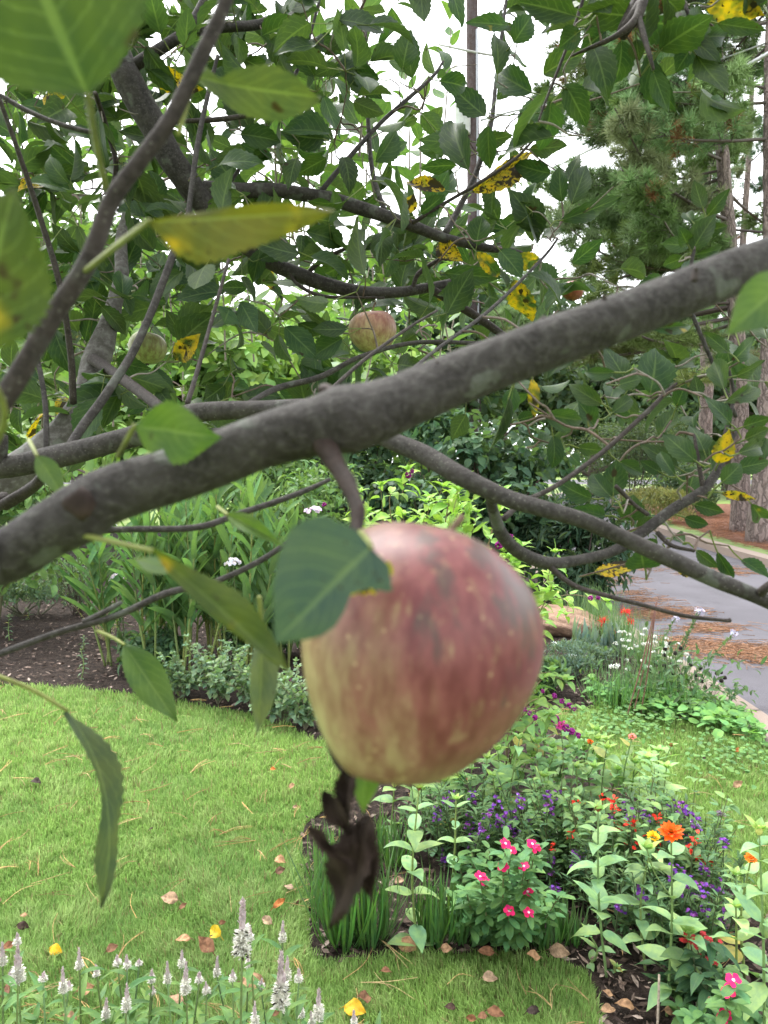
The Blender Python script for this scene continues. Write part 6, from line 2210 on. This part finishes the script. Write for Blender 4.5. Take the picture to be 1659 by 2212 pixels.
for ci, (u, v, vt, n) in enumerate([(1330, 1525, 1420, 190), (1395, 1520, 1430, 160), (1450, 1525, 1440, 150)]):
    t = tuft('garlic_chives', 'x', (u, v), vt, int(n * .8), .17, .0046, (.09, .19, .07), 'herb', 'white flowered garlic chives in the roadside bed', 1.5)
    g = WORLD[t.name]
    heads = {0: [(655, 325), (690, 330), (720, 343), (680, 380), (720, 385), (630, 405), (690, 425), (730, 440), (600, 565), (635, 565), (705, 517), (710, 580)], 1: [(830, 310), (810, 345), (850, 405), (820, 410), (900, 395), (895, 360), (815, 520), (830, 560), (860, 560), (770, 420)], 2: [(975, 368), (970, 405), (955, 465), (980, 425), (1050, 408), (1110, 475), (995, 500), (1065, 525), (890, 465), (1125, 500)]}[ci]
    sb = MB()
    for a, b in heads:
        tp = P(1128 + .32 * a, 1261 + .32 * b, depth(g) + rnd(-.1, .25))
        bb = g + np.array([(tp[0] - g[0]) * .6, (tp[1] - g[1]) * .6, 0])
        sb.tube([bb, (bb + tp) / 2, tp], [.002, .0018, .0015], 4, (.09, .15, .06), 3, 0, False)
        mb = MB()
        for j in range(12):
            s = nrm(np.array([rnd(-1, 1), rnd(-1, 1), rnd(-.1, .6)]))
            flower_rays(mb, tp + s * .013, s + [0, -.2, .4], .0068, 5, 1, (.50, .52, .46), .7, .1, T_OVAL, .06)
        mb.build('flower_head', M['petal'], t)
    sb.build('flower_stems', M['stem'], t)
    CH.append((t, u))
rank_labels(CH, 'garlic chive clump with white flower heads, {pos} of the clumps')
GT = []
for i, (x, y, h) in enumerate([(1.93, 5.25, .34), (1.88, 5.65, .40), (1.94, 6.0, .36), (1.9, 6.4, .42), (1.95, 6.8, .38), (1.9, 7.2, .42), (1.97, 5.0, .25)]):
    uu = proj((x, y, 0))[0]
    GT.append((tuft('sedge', 'x', (uu, 0), proj((x, y, h))[1], 130, .13, .005, (.10, .175, .08), 'grass tuft', 'loose grassy tufts along the gutter', 1.3, d=depth((x, y, 0))), uu))
rank_labels(GT, 'loose fine grassy tuft along the gutter, {pos} of the tufts')
RL = []
for u, v, gv in [(1198, 1392, 1440), (1240, 1420, 1462), (1322, 1442, 1500), (1333, 1440, 1505)]:
    g = G(u, gv)
    tip = P(u, v, depth([g[0], g[1], .2]))
    t = thing('rain_lily', 'x', 'flower', g, 'small white rain lilies')
    mb = MB()
    mb.tube([g, (g + tip) / 2, tip], [.002, .0018, .0015], 4, (.1, .15, .06), 3)
    mb.build('stem', M['stem'], t)
    mb = MB()
    flower_rays(mb, tip, (0, -.3, 1), .026, 6, 1, (.85, .85, .82), .42, .75)
    mb.build('flower', M['petal'], t)
    RL.append((t, u))
rank_labels(RL, 'small white rain lily by the artemisia, {pos} of the four')
# cleomes: leaning bracted stems with a pale lilac top
CL = []
for u0, v0, u1, v1 in [(1470, 1440, 1508, 1318), (1440, 1430, 1514, 1322), (1400, 1440, 1459, 1335), (1490, 1440, 1586, 1366)]:
    d = 5.0
    b, tp = P(u0 - 40, v0 + 70, d), P(u1, v1, d)
    g = np.array([b[0], b[1], 0])
    t = thing('cleome', 'x', 'flowering plant', g, 'leaning cleomes beside the road')
    q, r = smooth_line(np.array([g, (b * .6 + tp * .4), tp]), np.array([.006, .005, .003]), 10)
    mb = MB()
    mb.tube(q, r, 5, (.10, .15, .06), 1)
    mb.build('stem', M['stem'], t)
    mb = MB()
    k = 130
    f = rng.uniform(.3, .97, k)
    p = np.stack([np.interp(f, np.linspace(0, 1, len(q)), q[:, j]) for j in range(3)], 1)
    dv = rvec(k) + [0, 0, .1]
    mb.leaves(T_FAR, p, dv, np.tile([0, 0, 1.], (k, 1)) + rvec(k) * .3, rng.uniform(.018, .034, k), .012, tints((.075, .125, .05), k, .2))
    mb.build('bracts', M['leaf'], t)
    mb = MB()
    for j in range(12):
        s = rvec(1)[0]
        flower_rays(mb, tp + s * .022, s + [0, 0, .4], .016, 4, 1, (.45, .42, .52), .45, .2, T_OVAL, .06)
    mb.build('flower_head', M['petal'], t)
    CL.append((t, u1))
rank_labels(CL, 'leaning cleome with a pale lilac top, {pos} of the four')
# black seed heads
SEEDS = [(1000, 405), (965, 440), (1070, 435), (1068, 482), (1035, 470), (960, 482), (900, 535), (905, 550), (960, 555), (1008, 548), (938, 600), (1018, 605), (1075, 618), (1015, 655), (990, 632), (1100, 568), (1138, 548), (1200, 570), (1180, 620), (1255, 605), (1210, 620), (1315, 605), (1342, 598), (1368, 635), (1345, 655), (1320, 700), (1285, 690), (1145, 720), (1105, 690), (1085, 715), (1235, 700), (1215, 660), (1180, 650), (1170, 690), (862, 590), (1300, 650)]
g = G(1470, 1530)
t = thing('coneflower', 'leggy coneflower with many black seed heads beside the road gutter', 'plant', g)
sb = MB()
for a, b in SEEDS:
    tp = P(1128 + .32 * a, 1261 + .32 * b, 4.75 + rnd(-.15, .15))
    bb = g + np.array([(tp[0] - g[0]) * .45, rnd(-.1, .1), 0])
    sb.tube([bb, (bb + tp) / 2 + [rnd(-.03, .03), 0, -.02], tp], [.0022, .0018, .0014], 4, (.09, .075, .05), 4, 0, False)
    mb = MB()
    mb.lathe([(.002, -.012), (.012, -.008), (.014, 0), (.010, .011), (.001, .015)], tp, X, Y, Z, 8, (.018, .014, .013))
    mb.build('seed_head', M['dry'], t)
sb.build('stems', M['twig'], t)
lf = MB()
k = 420
p = g + np.stack([rng.normal(size=k) * .24, rng.normal(size=k) * .15, np.abs(rng.normal(size=k)) * .16 + .03], 1)
lf.leaves(T_MID, p, rvec(k) + [0, 0, .3], np.tile([0, -.3, 1.], (k, 1)) + rvec(k) * .5, rng.uniform(.04, .08, k), .02, tints((.06, .115, .045), k, .3))
lf.build('foliage', M['leaf'], t)
# rusty rods
RD = []
for (u0, v0, u1, v1) in [(1352, 1556, 1418, 1302), (1366, 1552, 1419, 1300), (1382, 1553, 1416, 1318)]:
    a = G(u0, v0)
    b = P(u1, v1, depth(a) + .1)
    mb = MB()
    mb.tube([a + (a - b) * .05, a, (a + b) / 2 + [.008, 0, 0], b], [.0036, .0036, .0036, .0036], 7, (.12, .055, .04), 4, .02)
    RD.append((tag(mb.build('rusty_rod', M['twig'], None, a), 'x', 'garden stake', 'rusty rods leaning together'), u0))
rank_labels(RD, 'thin rusty rod leaning among the garlic chives, {pos} of the three rods')
# broad leaved ground cover along the gutter
mb = MB()
pts = []
for i in range(900):
    a = rnd(0, 1)
    u, v = 1270 + a * 400, 1505 + a * 80 + rng.normal() * (9 + 11 * a)
    if a < .25 and random.random() < .5:
        continue
    p = G(u, v)
    if p[0] > 2.06:
        continue
    pts.append(p + [0, 0, rnd(.02, .10)])
p = np.array(pts)
k = len(p)
ll = rng.uniform(.035, .075, k)
mb.leaves(T_OVAL, p, np.stack([rng.normal(size=k), rng.normal(size=k), rng.uniform(-.3, .4, k)], 1), np.stack([rng.normal(size=k) * .35, rng.normal(size=k) * .35 - .25, np.ones(k)], 1), ll, ll * .75, tints((.12, .26, .07), k, .25))
mb.sticks(p, p * [1, 1, 0], .0012, .0012, (.1, .16, .05))
tag(mb.build('ground_cover', M['leaf'], None, (1.7, 4.6, 0)), 'bright green broad-leaved ground cover between lawn and gutter', 'ground cover', kind='stuff')
# clover like weeds in the lawn at the right
mb = MB()
k = 380
uu, vv = rng.normal(size=k) * 60 + 1360, rng.normal(size=k) * 20 + 1570
p = np.array([G(a, b) for a, b in zip(uu, vv)])
p2 = np.array([G(a, b) for a, b in zip(rng.normal(size=260) * 70 + 1590, rng.normal(size=260) * 30 + 1645)])
p = np.vstack([p, p2])
p = p[(p[:, 0] < 2.0) & ~pip(isl, p)]
k = len(p)
p[:, 2] = rng.uniform(.03, .06, k)
mb.leaves(T_OVAL, p, np.stack([rng.normal(size=k), rng.normal(size=k), rng.uniform(-.2, .3, k)], 1), np.tile([0, -.2, 1.], (k, 1)) + rvec(k) * .3, rng.uniform(.016, .034, k), .02, tints((.10, .2, .06), k, .25))
tag(mb.build('weeds', M['leaf'], None, (1.6, 4, 0)), 'small round-leaved weeds in the lawn by the gutter', 'weeds', kind='stuff')
# under-storey of low foliage filling the back bed
UN = []
for u, v, R, H, tn, lb in [(560, 1420, .35, .42, (.055, .11, .045), 'dark leafy under-planting at the foot of the ginger lilies'), (330, 1455, .25, .3, (.06, .12, .055), 'low dark green plant at the mulch end of the ginger lilies'), (700, 1420, .5, .55, (.06, .12, .05), 'leafy low shrub behind the broad leaf left of the apple'), (650, 1330, .5, .8, (.09, .16, .055), 'loose green shrub under the spur branch'),
                           (1130, 1500, .3, .3, (.07, .13, .05), 'low green plant behind the apple right edge')]:
    g = G(u, v)
    bush('under_shrub', lb, 'shrub', (g[0], g[1], H * .5), (R, R * .7, H * .55), 1300, .075, .4, tn, T_MID, 14, 'low plants filling the back bed', True, .3, .2, 0, 9, (.09, .09, .045), .5, 'leaf')

# --- fallen leaves -------------------------------------------------------
TAN, BRN, YEL, ORA, DRK = (.30, .19, .115), (.15, .075, .042), (.62, .36, .02), (.36, .12, .035), (.05, .032, .025)
FALL = [(155, 200, 'D', 30), (655, 410, 'D', 18), (1180, 147, 'O', 14), (1265, 222, 'T', 22), (1210, 543, 'T', 30), (1213, 590, 'B', 26), (1243, 655, 'T', 30), (1208, 735, 'O', 32), (1150, 805, 'T', 32), (730, 708, 'T', 42), (793, 745, 'B', 20), (925, 855, 'Y', 40), (888, 915, 'B', 52), (790, 885, 'T', 36), (485, 925, 'B', 28),
        (238, 932, 'Y', 36), (100, 782, 'T', 18), (98, 828, 'D', 30), (40, 922, 'B', 36), (40, 1112, 'B', 46), (375, 1105, 'T', 44), (1098, 1075, 'T', 64), (750, 1142, 'T', 50), (1532, 1188, 'Y', 56), (1568, 1145, 'B', 40), (960, 815, 'B', 18), (300, 1225, 'T', 40), (1275, 312, 'T', 12), (1180, 1205, 'B', 30), (5, 720, 'B', 20)]
FALR = [(460, 1055, 'T', 38), (482, 1205, 'B', 44), (425, 1222, 'B', 26), (375, 1232, 'B', 26), (648, 1196, 'D', 34), (10, 1025, 'B', 28), (100, 908, 'T', 50), (275, 930, 'T', 34), (757, 940, 'T', 52), (1040, 1170, 'T', 46), (972, 1192, 'T', 38), (965, 1125, 'T', 26), (640, 962, 'T', 40), (1530, 65, 'O', 18), (1530, 214, 'T', 26),
        (1385, 100, 'D', 10), (285, 1182, 'D', 28), (70, 630, 'T', 28), (1240, 1200, 'T', 30), (440, 940, 'B', 40)]
LF = {}
TF = [template(8, 6, prof_ovate, f, c, .1, .03, tw, seed=40 + i, crumple=.04) for i, (f, c, tw) in enumerate([(.25, .6, .3), (.5, .9, -.4), (.15, 1.2, .5), (.4, -.7, .2)])]
for lst, ou in ((FALL, 0), (FALR, 829.5)):
    for a, b, kd, w in lst:
        u, v = ou + .5 * a, 1592.6 + .5 * b
        p = G(u, v, .03)
        L = w * .8 / FPX * depth(p) * 1.2
        col = {'T': TAN, 'B': BRN, 'Y': YEL, 'O': ORA, 'D': DRK}[kd]
        mb = MB()
        a_ = rnd(-.7, .7) + random.choice([0, PI])
        dv = np.array([math.cos(a_), math.sin(a_), rnd(.1, .35)])
        mb.leaves(TF, p - dv * L * .5 + [0, 0, .012], dv, np.array([rnd(-.4, .4), -.55 + rnd(-.4, .2), 1.0]), L, L * rnd(.5, .7), tints(col, 1, .15)[0], .25 if kd == 'Y' else 0)
        mb.sticks(p - dv * L * .5 + [0, 0, .012], p - dv * L * .72 + [0, 0, .004], .0014, .001, tuple(np.asarray(col) * .7))
        o = mb.build('fallen_leaf', M['dry'] if kd != 'Y' else M['apple_leaf'], None, p)
        tag(o, 'x', 'fallen leaf', 'fallen leaves on lawn and mulch')
        on = 'bed' if pip(isl, p[None])[0] else 'lawn'
        LF.setdefault((kd, on), []).append((o, u))
for (kd, on), its in LF.items():
    nm = {'T': 'tan curled', 'B': 'brown curled', 'Y': 'bright yellow', 'O': 'orange-brown', 'D': 'dark shrivelled'}[kd]
    where = 'on the lawn' if on == 'lawn' else 'in the flower bed'
    rank_labels(its, nm + ' fallen leaf ' + where + ', {pos} of its colour there')
mb = MB()
mb.tube([P(607, 1990, 2.42), P(618, 1974, 2.45), P(640, 1950, 2.5), P(662, 1944, 2.52)], [.006, .0075, .008, .006], 8, (.10, .05, .032), 5, .1)
tag(mb.build('curled_bark', M['twig']), 'curled brown strip of bark at the edge of the flower bed', 'bark strip')
